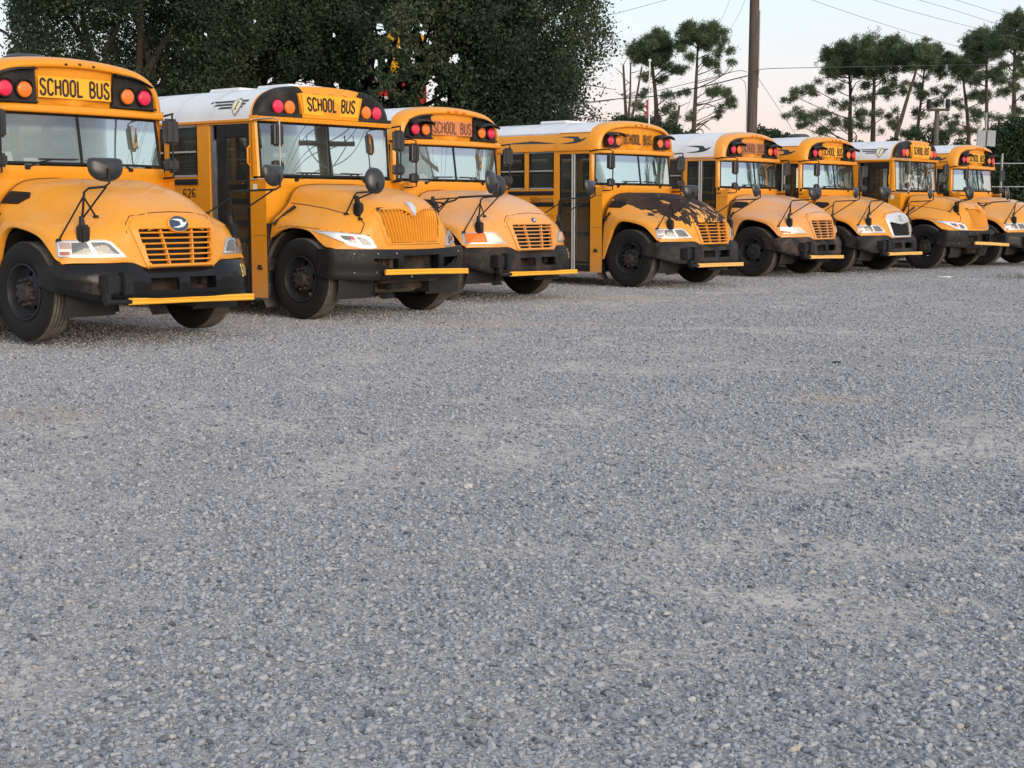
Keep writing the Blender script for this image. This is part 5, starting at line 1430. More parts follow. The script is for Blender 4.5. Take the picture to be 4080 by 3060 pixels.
gx = np.concatenate([[-600, -250, -100], np.arange(-45, -14, .3), np.arange(-14, 18, .12), np.arange(18, 55, .30), [100, 250, 600]]); gy = np.concatenate([[-300, -80, -20], np.arange(-2, 30, .12), np.arange(30, 70, .30), [80, 100, 150, 300, 900]])
GX, GY = np.meshgrid(gx, gy)
gm = MB().grid(np.dstack([GX, GY, np.zeros_like(GX)])).mesh('ground', smooth=None)
at = gm.attributes.new('dust', 'FLOAT', 'POINT'); at.data.foreach_set('value', dust_at(GX, GY).ravel().astype(np.float32))
at = gm.attributes.new('sand', 'FLOAT', 'POINT'); at.data.foreach_set('value', sand_at(GX, GY).ravel().astype(np.float32))
def gravel_mat():
    m, t, b = new_mat('gravel_ground')
    co = nd(t, 'ShaderNodeTexCoord'); P = co.outputs['Object']
    d = nd(t, 'ShaderNodeAttribute', attribute_name='dust'); s = nd(t, 'ShaderNodeAttribute', attribute_name='sand')
    wob = nd(t, 'ShaderNodeTexNoise', {'Vector': P, 'Scale': 30, 'Detail': 2})
    wv = nd(t, 'ShaderNodeVectorMath', {0: wob.outputs['Color'], 'Scale': .02}, operation='SCALE'); pw = nd(t, 'ShaderNodeVectorMath', {0: P, 1: wv.outputs[0]}, operation='ADD')
    v1 = nd(t, 'ShaderNodeTexVoronoi', {'Vector': pw.outputs[0], 'Scale': 58.0}); v2 = nd(t, 'ShaderNodeTexVoronoi', {'Vector': pw.outputs[0], 'Scale': 26.0})
    sep1 = nd(t, 'ShaderNodeSeparateColor', {0: v1.outputs['Color']}); sep2 = nd(t, 'ShaderNodeSeparateColor', {0: v2.outputs['Color']})
    def stones(val):
        r = nd(t, 'ShaderNodeValToRGB', {0: val}); e = r.color_ramp.elements
        e[0].position = 0; e[0].color = (.20, .21, .24, 1); e[1].position = 1; e[1].color = (.46, .46, .46, 1)
        for p, c in ((.22, (.27, .28, .305, 1)), (.55, (.36, .365, .38, 1)), (.78, (.42, .418, .415, 1)), (.9, (.45, .43, .40, 1))):
            k = e.new(p); k.color = c
        return r
    c1, c2 = stones(sep1.outputs[0]), stones(sep2.outputs[0])
    pick = nd(t, 'ShaderNodeMapRange', {0: sep2.outputs[1], 1: .62, 2: .66, 3: 0, 4: 1})
    cs = nd(t, 'ShaderNodeMixRGB', {0: pick.outputs[0], 1: c1.outputs[0], 2: c2.outputs[0]})
    # dark gaps between stones
    g1 = nd(t, 'ShaderNodeMapRange', {0: v1.outputs['Distance'], 1: .45, 2: .75, 3: 1, 4: .62})
    cg = nd(t, 'ShaderNodeVectorMath', {0: cs.outputs[0], 'Scale': g1.outputs[0]}, operation='SCALE')
    fn = nd(t, 'ShaderNodeTexNoise', {'Vector': P, 'Scale': 9, 'Detail': 8, 'Roughness': .7})
    fr = nd(t, 'ShaderNodeValToRGB', {0: fn.outputs[0]}); fr.color_ramp.elements[0].position = .3; fr.color_ramp.elements[0].color = (.48, .43, .39, 1); fr.color_ramp.elements[1].position = .7; fr.color_ramp.elements[1].color = (.58, .525, .475, 1)
    dn = nd(t, 'ShaderNodeMath', {0: fn.outputs[0], 1: .5}, operation='SUBTRACT'); dm = nd(t, 'ShaderNodeMath', {0: dn.outputs[0], 1: 1.6, 2: d.outputs['Fac']}, operation='MULTIPLY_ADD')
    # stones poke through the fines
    sk = nd(t, 'ShaderNodeMath', {0: sep1.outputs[2], 1: .75}, operation='MULTIPLY'); dk = nd(t, 'ShaderNodeMath', {0: dm.outputs[0], 1: sk.outputs[0]}, operation='SUBTRACT')
    dk2 = nd(t, 'ShaderNodeMapRange', {0: dk.outputs[0], 1: .0, 2: .30, 3: .42, 4: .97})
    c3 = nd(t, 'ShaderNodeMixRGB', {0: dk2.outputs[0], 1: cg.outputs[0], 2: fr.outputs[0]})
    sm = nd(t, 'ShaderNodeMath', {0: s.outputs['Fac'], 1: .8}, operation='MULTIPLY')
    c4 = nd(t, 'ShaderNodeMixRGB', {0: sm.outputs[0], 1: c3.outputs[0], 2: (.52, .40, .31, 1)})
    big = nd(t, 'ShaderNodeTexNoise', {'Vector': P, 'Scale': .55, 'Detail': 5}); bk = nd(t, 'ShaderNodeMapRange', {0: big.outputs[0], 1: .3, 2: .7, 3: .88, 4: 1.12})
    c5 = nd(t, 'ShaderNodeVectorMath', {0: c4.outputs[0], 'Scale': bk.outputs[0]}, operation='SCALE')
    t.links.new(c5.outputs[0], b.inputs['Base Color']); b.inputs['Roughness'].default_value = .92; b.inputs['Specular IOR Level'].default_value = .25
    iv = nd(t, 'ShaderNodeMath', {0: 1.0, 1: v1.outputs['Distance']}, operation='SUBTRACT')
    hv = nd(t, 'ShaderNodeMath', {0: iv.outputs[0], 1: nd(t, 'ShaderNodeMath', {0: 1.0, 1: dk2.outputs[0]}, operation='SUBTRACT').outputs[0]}, operation='MULTIPLY')
    bp = nd(t, 'ShaderNodeBump', {'Height': hv.outputs[0], 'Strength': 1.0, 'Distance': .022}); t.links.new(bp.outputs[0], b.inputs['Normal'])
    return m
tag(link('ground', gm, gravel_mat()), 'grey gravel yard with worn dusty streaks and sandy patches', 'ground', kind='structure')

# loose gravel: real stones, thick near the camera and thinning with distance
stone_col = bpy.data.collections.new('stone_shapes')
def stone_mat():
    m, t, b = new_mat('stone')
    a = nd(t, 'ShaderNodeAttribute', attribute_name='tint', attribute_type='INSTANCER')
    r = nd(t, 'ShaderNodeValToRGB', {0: a.outputs['Fac']}); e = r.color_ramp.elements
    e[0].position = 0; e[0].color = (.085, .092, .112, 1); e[1].position = 1; e[1].color = (.42, .415, .41, 1)
    for p, c in ((.05, (.17, .182, .212, 1)), (.36, (.285, .298, .335, 1)), (.72, (.365, .373, .398, 1)), (.95, (.415, .415, .42, 1)), (.972, (.40, .38, .35, 1)), (.98, (.38, .34, .30, 1)), (.987, (.40, .40, .40, 1))):
        k = e.new(p); k.color = c
    co = nd(t, 'ShaderNodeTexCoord'); n = nd(t, 'ShaderNodeTexNoise', {'Vector': co.outputs['Object'], 'Scale': 2.5, 'Detail': 4})
    mr = nd(t, 'ShaderNodeMapRange', {0: n.outputs[0], 1: .3, 2: .7, 3: .85, 4: 1.15}); x = nd(t, 'ShaderNodeVectorMath', {0: r.outputs[0], 'Scale': mr.outputs[0]}, operation='SCALE')
    t.links.new(x.outputs[0], b.inputs['Base Color']); b.inputs['Roughness'].default_value = .85; b.inputs['Specular IOR Level'].default_value = .3
    return m
SM = stone_mat()
for k in range(8):
    bm = bmesh.new(); bmesh.ops.create_icosphere(bm, subdivisions=2, radius=1)
    pl = [Vector(rng.normal(size=3)).normalized() for _ in range(8)]
    for v in bm.verts:
        p = v.co.copy()
        for n in pl:
            h = p.dot(n); lim = .50+.22*hash2(k, pl.index(n), 5)
            if h > lim: p -= n*(h-lim)*.97
        v.co = Vector((p.x*1.15, p.y*.9, p.z*.68))
    me = bpy.data.meshes.new('stone'); bm.to_mesh(me); bm.free(); me.materials.append(SM)
    me.polygons.foreach_set('use_smooth', [True]*len(me.polygons)); me.set_sharp_from_angle(angle=R(16))
    stone_col.objects.link(bpy.data.objects.new('stone', me))
pts, scl = [], []
for y0, y1, dens, s0 in ((2.6, 7, 5800, .0066), (7, 12, 2900, .0078), (12, 20, 1250, .0094), (20, 34, 400, .012)):
    n = int((y1-y0)*(.36*(y0+y1)+3.6)*dens)
    y = rng.uniform(y0, y1, n); hw = .36*y1+1.8; x = rng.uniform(-hw, hw, n)
    k = np.abs(x) < .36*y+1.8; x, y = x[k], y[k]
    keep = rng.random(len(x)) < (1-.80*dust_at(x, y))*(1-.85*sand_at(x, y))
    x, y = x[keep], y[keep]; pts.append(np.stack([x, y], 1)); scl.append(np.clip(s0*np.exp(rng.normal(0, .40, len(x))), .003, .017))
pts = np.concatenate(pts); scl = np.concatenate(scl); N = len(pts)
sm_ = bpy.data.meshes.new('gravel'); sm_.vertices.add(N)
sm_.vertices.foreach_set('co', np.column_stack([pts, scl*rng.uniform(-.05, .40, N)]).astype(np.float32).ravel())
def sattr(nm, typ, val, key='value'):
    a = sm_.attributes.new(nm, typ, 'POINT'); a.data.foreach_set(key, np.ascontiguousarray(val).ravel())
sattr('scl', 'FLOAT_VECTOR', (scl[:, None]*rng.uniform(.75, 1.25, (N, 3))).astype(np.float32), 'vector')
sattr('rot', 'FLOAT_VECTOR', np.column_stack([rng.normal(0, .35, N), rng.normal(0, .35, N), rng.uniform(0, 6.28, N)]).astype(np.float32), 'vector')
sattr('tint', 'FLOAT', rng.random(N).astype(np.float32)); sattr('idx', 'INT', rng.integers(0, 8, N).astype(np.int32))
so_ = bpy.data.objects.new('gravel', sm_); C.objects.link(so_); tag(so_, 'loose grey gravel stones strewn over the yard', 'gravel', kind='stuff')
gn = bpy.data.node_groups.new('scatter_stones', 'GeometryNodeTree')
gn.interface.new_socket('Geometry', in_out='INPUT', socket_type='NodeSocketGeometry'); gn.interface.new_socket('Geometry', in_out='OUTPUT', socket_type='NodeSocketGeometry')
gi, go = gn.nodes.new('NodeGroupInput'), gn.nodes.new('NodeGroupOutput'); ip = gn.nodes.new('GeometryNodeInstanceOnPoints'); ci = gn.nodes.new('GeometryNodeCollectionInfo')
ci.inputs[0].default_value = stone_col; ci.inputs['Separate Children'].default_value = True; ci.inputs['Reset Children'].default_value = True
def na(nm, typ):
    n = gn.nodes.new('GeometryNodeInputNamedAttribute'); n.data_type = typ; n.inputs[0].default_value = nm; return n.outputs[0]
gn.links.new(gi.outputs[0], ip.inputs['Points']); gn.links.new(ci.outputs[0], ip.inputs['Instance']); ip.inputs['Pick Instance'].default_value = True
gn.links.new(na('idx', 'INT'), ip.inputs['Instance Index']); gn.links.new(na('scl', 'FLOAT_VECTOR'), ip.inputs['Scale'])
e2r = gn.nodes.new('FunctionNodeEulerToRotation'); gn.links.new(na('rot', 'FLOAT_VECTOR'), e2r.inputs[0]); gn.links.new(e2r.outputs[0], ip.inputs['Rotation'])
gn.links.new(ip.outputs[0], go.inputs[0])
md = so_.modifiers.new('scatter', 'NODES'); md.node_group = gn

# ================================================================== trees
def leaf_mat(name, c0, c1, c2, trans=.25):
    m, t, b = new_mat(name)
    a = nd(t, 'ShaderNodeAttribute', attribute_name='shade')
    r = nd(t, 'ShaderNodeValToRGB', {0: a.outputs['Fac']}); e = r.color_ramp.elements
    e[0].position = 0; e[0].color = (*c0, 1); e[1].position = 1; e[1].color = (*c2, 1); k = e.new(.55); k.color = (*c1, 1)
    t.links.new(r.outputs[0], b.inputs['Base Color']); b.inputs['Roughness'].default_value = .5; b.inputs['Specular IOR Level'].default_value = .3
    o = t.nodes['Material Output']; tl = nd(t, 'ShaderNodeBsdfTranslucent', {'Color': r.outputs[0]})
    mxs = nd(t, 'ShaderNodeMixShader', {0: trans, 1: b.outputs[0], 2: tl.outputs[0]}); t.links.new(mxs.outputs[0], o.inputs['Surface'])
    return m
def bark_mat(name, c0, c1, sc_=(6, 6, 1.2)):
    m, t, b = new_mat(name); co = nd(t, 'ShaderNodeTexCoord'); mp = nd(t, 'ShaderNodeMapping', {'Vector': co.outputs['Object'], 'Scale': sc_})
    n = nd(t, 'ShaderNodeTexNoise', {'Vector': mp.outputs[0], 'Scale': 3, 'Detail': 6, 'Roughness': .7})
    c = nd(t, 'ShaderNodeMixRGB', {0: nd(t, 'ShaderNodeMapRange', {0: n.outputs[0], 1: .35, 2: .65}).outputs[0], 1: (*c0, 1), 2: (*c1, 1)})
    t.links.new(c.outputs[0], b.inputs['Base Color']); b.inputs['Roughness'].default_value = .9
    bp = nd(t, 'ShaderNodeBump', {'Height': n.outputs[0], 'Strength': .6, 'Distance': .03}); t.links.new(bp.outputs[0], b.inputs['Normal']); return m
OAKLEAF = leaf_mat('oak_leaves', (.026, .042, .024), (.046, .070, .038), (.082, .096, .050))
PINELEAF = leaf_mat('pine_needles', (.075, .11, .06), (.125, .17, .085), (.19, .20, .10), .45)
BUSHLEAF = leaf_mat('bush_leaves', (.018, .034, .016), (.032, .058, .024), (.06, .075, .03))
OAKBARK = bark_mat('oak_bark', (.030, .026, .023), (.075, .066, .058)); PINEBARK = bark_mat('pine_bark', (.040, .028, .022), (.115, .078, .058)); POLEWOOD = bark_mat('pole_wood', (.050, .040, .034), (.115, .090, .074), (14, 14, .5))

def leaves_mesh(name, P, size, shade, aspect=.5, droop=0, tri=False):
    """one leaf-sized blade at every point, freely turned"""
    n = len(P); a = rng.normal(size=(n, 3)); a /= np.linalg.norm(a, axis=1)[:, None]; a[:, 2] -= droop
    b = np.cross(a, rng.normal(size=(n, 3))); b /= np.linalg.norm(b, axis=1)[:, None]
    s = size*rng.uniform(.65, 1.35, n)[:, None]
    if tri:
        V = np.stack([P-b*s*aspect*.5, P+b*s*aspect*.5, P+a*s], 1); k = 3
    else:
        V = np.stack([P-a*s*.5, P+b*s*aspect*.5, P+a*s*.5, P-b*s*aspect*.5], 1); k = 4
    me = bpy.data.meshes.new(name); me.vertices.add(n*k); me.vertices.foreach_set('co', V.astype(np.float32).ravel())
    me.loops.add(n*k); me.loops.foreach_set('vertex_index', np.arange(n*k, dtype=np.int32)); me.polygons.add(n); me.polygons.foreach_set('loop_start', (np.arange(n)*k).astype(np.int32))
    try: me.polygons.foreach_set('loop_total', np.full(n, k, np.int32))
    except Exception: pass
    me.update(calc_edges=True); at = me.attributes.new('shade', 'FLOAT', 'POINT'); at.data.foreach_set('value', np.repeat(shade, k).astype(np.float32)); return me
def limb(mb, a, b, r0, r1, bend=.25, n=6):
    a, b = np.array(a, float), np.array(b, float); L = np.linalg.norm(b-a); o = rng.normal(size=3)*L*bend*.4; o[2] = abs(o[2])*.5
    P = [a+(b-a)*t+o*math.sin(math.pi*t)*(1-.3*t) for t in np.linspace(0, 1, n)]
    mb.tube(P, list(np.linspace(r0, r1, n)), 6 if r0 < .12 else 9); return P

GAPS = [(1690, 145, 52), (1515, 120, 20), (1562, 150, 16), (1580, 175, 22), (1562, 262, 34), (1652, 236, 24), (1484, 258, 22), (1480, 335, 34), (1600, 345, 26), (1722, 335, 30), (1705, 395, 34), (1530, 372, 22), (1810, 240, 20), (1790, 385, 26), (1545, 400, 24), (1660, 305, 16), (1060, 325, 22), (1190, 330, 26), (1230, 345, 20), (1330, 340, 16), (1335, 140, 12), (640, 330, 20), (1010, 80, 12), (820, 140, 10)]
def oak(X, Y, zc, rx, ry, rz, nl, nleaf, label, seed, xmin=None):
    global rng
    rng = np.random.default_rng(seed)
    root = empty('oak_tree', (X, Y, 0)); tag(root, label, 'tree', 'live oaks behind the buses')
    L = []
    while len(L) < nl:
        p = rng.uniform(-1, 1, 3)
        q = np.linalg.norm(p)
        if q > 1 or q < .35: continue
        L.append((p*np.array([rx, ry, rz]), rng.uniform(.95, 1.75)))
    P, sh = [], []
    per = nleaf//nl
    for c, r in L:
        # twigs first, leaves clustered on them
        nt_ = 26; d = rng.normal(size=(nt_, 3)); d /= np.linalg.norm(d, axis=1)[:, None]; tw = c+d*(r*rng.uniform(.45, 1.05, (nt_, 1)))
        k = rng.integers(0, nt_, per); q = tw[k]+rng.normal(0, .17*r, (per, 3))
        P.append(q); sh.append(np.clip(rng.normal(.42, .17, per)+rng.normal(0, .22), 0, 1))
    P = np.concatenate(P); sh = np.concatenate(sh)
    # open chinks in the crown
    wp = P+np.array([X, Y, zc]); dd = wp[:, 1]*math.cos(PITCH)-(wp[:, 2]-CAM_H)*math.sin(PITCH); up = wp[:, 1]*math.sin(PITCH)+(wp[:, 2]-CAM_H)*math.cos(PITCH)
    u, v = 2040+FPX*wp[:, 0]/dd, 1530-FPX*up/dd; keep = np.ones(len(P), bool)
    fz = fbm(u/16, v/16, 51, 3)
    for gu, gv, gr in GAPS: keep &= ~((np.hypot(u-gu, v-gv)/gr+(fz-.5)*2.6 < .95) & (rng.random(len(u)) < .96))
    keep &= u < 2395+45*np.sin(wp[:, 2]*1.9+.6)+25*np.sin(wp[:, 2]*4.7)+rng.normal(0, 48, len(u))
    if xmin is not None: keep &= u > xmin+rng.normal(0, 18, len(u))
    P, sh = P[keep], sh[keep]
    tr = MB(); P0 = limb(tr, (0, 0, -.05), (rng.normal(0, .2), 0, zc*.42), .48, .36, .1)
    for c, r in [q for q in L if q[0][1] > .1*ry][:24]:
        c2 = c+np.array([0, 0, zc]); mid = P0[-1]+(c2-P0[-1])*.5+rng.normal(0, .4, 3); limb(tr, P0[-1], mid, .20, .10, .2); limb(tr, mid, c2, .10, .03, .3)
        for _ in range(5): limb(tr, mid+(c2-mid)*rng.uniform(.3, 1), c2+rng.normal(0, r*.55, 3), .03, .008, .3, 4)
    link('trunk', tr.mesh('oak_trunk'), OAKBARK, root)
    cr = link('crown', leaves_mesh('oak_crown', P+np.array([0, 0, zc]), .122, sh, .55), OAKLEAF, root)
    return root
oak(-11.0, 58.5, 8.4, 6.8, 3.0, 6.6, 70, 150000, 'oak standing behind the two nearest buses, half hidden by the oak before it', 44, xmin=150)
oak(-13.2, 51, 7.6, 6.6, 4.4, 5.8, 120, 260000, 'broad dark oak behind the two nearest buses, at the left edge', 41, xmin=40)
oak(-5.4, 54, 8.0, 5.6, 4.6, 6.0, 100, 220000, 'dark oak in the middle, a coloured sign showing through its leaves', 42)
oak(-.7, 49.5, 7.4, 3.9, 4.0, 5.6, 84, 180000, 'dark oak with a ragged right edge beside the open sky, behind the peeled-hood bus', 43)

def at_px(u, v, d): return pix(u, v, d)
R7 = lambda p: (2300+p[0]*1780/2212, p[1]*1780/2212)
def pine(label, d, trunk, clumps, r0=.20, group='tall pines beyond the yard', bare=(), ntuft=42, spread=1.0):
    """trunk: points in the photo enlargement, top last; clumps: (x, y, radius) of the needle masses"""
    T = [at_px(*R7(p), d) for p in trunk]; base = np.array([T[0][0]+(T[0][0]-T[1][0])*.0, d, 0.0])
    root = empty('pine_tree', tuple(base)); tag(root, label, 'tree', group)
    px = d/FPX*1780/2212
    tr = MB(); pts_ = [np.array([T[0][0], d, -.05])]+T; n = len(pts_)
    tp = catmull(np.array(pts_), 4); tp = tp-base; tp[0][2] = -.05
    tr.tube(tp, list(np.linspace(r0, r0*.28, len(tp))), 8)
    P, sh = [], []
    for (x, y, r) in [(x+rng.normal(0, .45*r), y+rng.normal(0, .42*r), r*rng.uniform(.5, .78)) for x, y, r in clumps for _ in range(3)]:
        dep = rng.normal(0, 1.3)*spread; c = at_px(*R7((x, y)), d)+np.array([0, dep, 0])-base; rr = r*px
        # limb from the trunk, a bit lower than the clump
        xo = abs(c[0]-np.interp(c[2], tp[:, 2], tp[:, 0])); zt = c[2]-rr*.6-xo*rng.uniform(.25, .75); zt = np.clip(zt, tp[1][2], tp[-1][2]); a = np.array([np.interp(zt, tp[:, 2], tp[:, 0]), 0, zt])
        Q = limb(tr, a, c, max(.028, r0*.22)*rng.uniform(.6, 1.1), .014, .75, 8) if (rng.random() < (.40 if xo > 1.2 else .15)) else [a, a, a, c]
        for _ in range(1): limb(tr, Q[3]+(c-Q[3])*rng.uniform(0, .6), c+rng.normal(0, rr*.4, 3), .014, .006, .3, 4)
        k = int(ntuft*.95*(r/28)**1.5)+3; tc_ = rng.normal(size=(k, 3)); tc_ = c+tc_/np.linalg.norm(tc_, axis=1)[:, None]*np.abs(rng.normal(.75, .38, (k, 1)))*np.array([rr*1.4, rr*1.4, rr*1.0])
        for q in tc_:
            m = 12; P.append(q+rng.normal(0, .085, (m, 3))); sh.append(np.clip(rng.normal(.45, .16, m)+rng.normal(0, .15), 0, 1))
    for (a, b, c) in bare:
        A, B, Cc = [at_px(*R7(q), d)-base for q in (a, b, c)]; tr.tube(catmull(np.array([A, B, Cc]), 4), list(np.linspace(.07, .02, 9)), 6)
    link('trunk', tr.mesh('pine_trunk'), PINEBARK, root)
    P = np.concatenate(P); sh = np.concatenate(sh)
    link('crown', leaves_mesh('pine_crown', P, .24, sh, .19, tri=True), PINELEAF, root)
    return root
def fill(cx, cy, rx, ry, n, r0, r1, seed):
    g = np.random.default_rng(seed); o = []
    while len(o) < n:
        a, b = g.uniform(-1, 1, 2)
        if a*a+b*b <= 1: o.append((cx+a*rx, cy+b*ry, g.uniform(r0, r1)))
    return o
rng = np.random.default_rng(77)
pine('pine with a dense round crown behind the white flagpole', 104, [(392, 640), (388, 480), (372, 330), (362, 215)],
     fill(370, 245, 95, 75, 24, 22, 38, 1)+[(300, 300, 26), (440, 330, 24), (520, 345, 26), (480, 350, 22), (420, 395, 22), (345, 375, 24), (330, 470, 24), (460, 460, 24), (530, 455, 20), (310, 530, 26), (430, 540, 26), (480, 575, 22), (400, 590, 30), (350, 600, 26), (455, 610, 24), (300, 600, 26), (250, 590, 24)], .22)
pine('open crowned pine with bare lower limbs, standing alone left of the utility pole', 100, [(575, 700), (585, 480), (592, 340), (598, 190)],
     fill(610, 175, 105, 60, 22, 20, 30, 2)+[(520, 210, 22), (505, 250, 20), (700, 200, 24), (690, 250, 18), (745, 260, 18), (755, 320, 15), (690, 330, 16), (640, 320, 18), (650, 300, 22), (560, 290, 20), (690, 450, 26), (730, 470, 22), (660, 460, 20), (745, 500, 20), (760, 530, 14), (700, 540, 16), (715, 570, 12), (560, 575, 14)], .20,
     bare=(((580, 620), (620, 615), (660, 645)), ((578, 650), (615, 640), (628, 672)), ((586, 520), (640, 515), (700, 535))))
pine('many limbed pine reaching far left towards the utility pole', 108, [(1352, 720), (1350, 600), (1352, 480), (1345, 330)],
     fill(1340, 300, 110, 85, 26, 24, 38, 3)+[(1265, 260, 30), (1240, 320, 28), (1230, 380, 24), (1120, 440, 24), (1170, 455, 24), (1075, 470, 22), (1040, 500, 22), (1050, 570, 18), (1120, 560, 26), (1200, 560, 28), (1150, 600, 24), (1110, 625, 22), (1260, 600, 28), (1230, 640, 26), (1300, 520, 30), (1270, 440, 26), (1400, 560, 26), (1330, 620, 30), (1400, 430, 30)], .24)
pine('straight pine with the thickest crown of the pine group', 106, [(1463, 720), (1466, 560), (1470, 420), (1478, 250)],
     fill(1480, 280, 110, 85, 28, 24, 40, 4)+[(1540, 210, 26), (1590, 260, 28), (1560, 330, 28), (1580, 400, 24), (1520, 450, 26), (1420, 480, 28), (1440, 560, 26), (1560, 470, 24), (1420, 620, 24), (1530, 560, 20), (1550, 600, 20), (1520, 640, 22), (1600, 340, 22)], .24)
pine('pine leaning to the right in the middle of the group', 103, [(1575, 720), (1605, 590), (1640, 470), (1672, 370), (1690, 290)],
     fill(1700, 275, 75, 45, 14, 20, 30, 5)+[(1640, 340, 18), (1740, 330, 20), (1640, 440, 18), (1600, 420, 18)], .20)
pine('slender pine just right of the leaning one', 110, [(1680, 720), (1690, 600), (1708, 450), (1722, 300)],
     fill(1750, 280, 85, 55, 16, 20, 32, 6)+[(1820, 290, 20), (1790, 370, 24), (1700, 420, 22), (1740, 460, 26), (1680, 480, 22), (1790, 450, 22), (1720, 540, 24), (1670, 640, 28), (1640, 660, 24), (1800, 520, 24), (1820, 600, 26), (1770, 630, 26), (1820, 660, 30)], .19)
pine('pine with a sparse crown left of the two tallest', 112, [(1938, 740), (1930, 560), (1915, 430), (1905, 330)],
     fill(1905, 330, 55, 60, 14, 20, 30, 7)+[(1870, 330, 22), (1960, 380, 24), (1880, 440, 22), (1950, 470, 24), (1990, 470, 24), (1890, 520, 24), (1960, 560, 26), (1900, 610, 26), (1870, 650, 26), (1960, 650, 28), (2080, 480, 26), (2050, 470, 24)], .20)
pine('second tallest pine, near the right edge', 106, [(2030, 760), (2028, 600), (2026, 400), (2028, 200)],
     fill(2030, 220, 70, 85, 22, 22, 34, 8)+[(1960, 230, 22), (1930, 225, 18), (2090, 260, 26), (2090, 340, 30), (1990, 340, 28), (2050, 370, 28), (1980, 400, 24), (2090, 400, 26), (2040, 470, 24), (2010, 560, 22), (2060, 580, 18)], .22)
pine('tallest pine of all, at the right edge of the photo', 100, [(2158, 760), (2162, 560), (2165, 350), (2168, 130)],
     fill(2165, 160, 70, 95, 26, 22, 34, 9)+[(2110, 240, 24), (2080, 210, 20), (2215, 290, 28), (2110, 330, 28), (2215, 360, 26), (2120, 400, 22), (2210, 420, 26), (2130, 450, 14), (2215, 480, 22), (2200, 540, 22), (2110, 590, 26), (2150, 640, 30), (2190, 620, 30), (2100, 690, 32), (2210, 690, 34), (2250, 300, 34), (2260, 200, 30)], .26)
def snag(pts_, d, r, label, twigs):
    T = [at_px(*R7(p), d) for p in pts_]; base = np.array([T[0][0], d, 0]); root = empty('dead_tree', tuple(base)); tag(root, label, 'dead tree', 'bare dead trunks beside the oak')
    tr = MB(); P = catmull(np.array([np.array([T[0][0], d, -.05])]+T), 3)-base; tr.tube(P, list(np.linspace(r, r*.45, len(P))), 8)
    for _ in range(twigs):
        k = rng.integers(len(P)//2, len(P)); limb(tr, P[k], P[k]+np.array([rng.choice([-1, 1])*rng.uniform(.3, .9), 0, rng.uniform(.1, .7)]), .035, .012, .3, 4)
    link('trunk', tr.mesh('dead_trunk'), PINEBARK, root)
snag([(242, 640), (236, 480), (228, 322)], 98, .15, 'bare dead trunk nearest the oak', 7)
snag([(252, 640), (262, 470), (264, 310)], 101, .11, 'thin bare trunk second from the oak', 4)
snag([(268, 640), (290, 500), (320, 330)], 97, .12, 'bare trunk leaning right beside the white flagpole', 4)
snag([(484, 690), (500, 560), (506, 520)], 95, .14, 'broken stub of a trunk between the two left pines', 3)

def bush(name, label, d, blobs, n, mat, size=.20, group=None, cat='bush'):
    C0 = [at_px(u, v, d) for u, v, r in blobs]; base = np.array([np.mean([c[0] for c in C0]), d, 0]); root = empty(name, tuple(base)); tag(root, label, cat, group)
    P, sh = [], []; wts = np.array([b[2]**2 for b in blobs], float); wts /= wts.sum(); tr = MB()
    for (u, v, r), c, w in zip(blobs, C0, wts):
        k = int(n*w); rr = r*d/FPX; dv = rng.normal(size=(k, 3)); dv /= np.linalg.norm(dv, axis=1)[:, None]; q = c-base+dv*(rr*rng.uniform(.3, 1, (k, 1))**.6)
        q += rng.normal(0, .12*rr, q.shape); q[:, 1] *= 1.0; P.append(q); sh.append(np.clip(rng.normal(.45, .2, k), 0, 1)); limb(tr, (rng.normal(0, .3), 0, -.02), c-base, .07, .02, .3)
    P = np.concatenate(P); k = P[:, 2] > .02; link('stem', tr.mesh('bush_stems'), OAKBARK, root); link('crown', leaves_mesh('bush_crown', P[k], size, np.concatenate(sh)[k], .5), mat, root)
G_ = 'bushes beyond the buses'
bush('bush', 'low dark bush behind the bus roofs right of the utility pole', 84, [(3030, 545, 40), (3085, 552, 36), (3130, 560, 30), (3000, 575, 40), (3080, 600, 60)], 5000, BUSHLEAF, group=G_)
bush('bush', 'bushes massed at the foot of the left pines', 90, [(2470, 500, 46), (2540, 515, 50), (2620, 530, 44), (2680, 540, 46), (2750, 560, 40), (2420, 530, 46), (2560, 590, 80), (2700, 600, 70)], 12000, BUSHLEAF, group=G_)
bush('bush', 'undergrowth at the foot of the pine group', 92, [(3250, 575, 30), (3330, 582, 30), (3420, 590, 32), (3560, 580, 36), (3650, 560, 44), (3740, 560, 46), (3830, 585, 34), (3300, 640, 60), (3500, 650, 60), (3700, 640, 60)], 8000, BUSHLEAF, group=G_)
bush('bush', 'tall dark hedge filling the right edge behind the last bus', 66, [(3985, 560, 70), (4060, 540, 70), (4130, 520, 80), (3960, 680, 90), (4060, 680, 100), (4160, 660, 100), (3950, 800, 90), (4050, 800, 100), (4160, 800, 110), (4250, 600, 110), (4260, 760, 120), (3900, 840, 80), (4100, 900, 90)], 46000, BUSHLEAF, .17, group=G_)

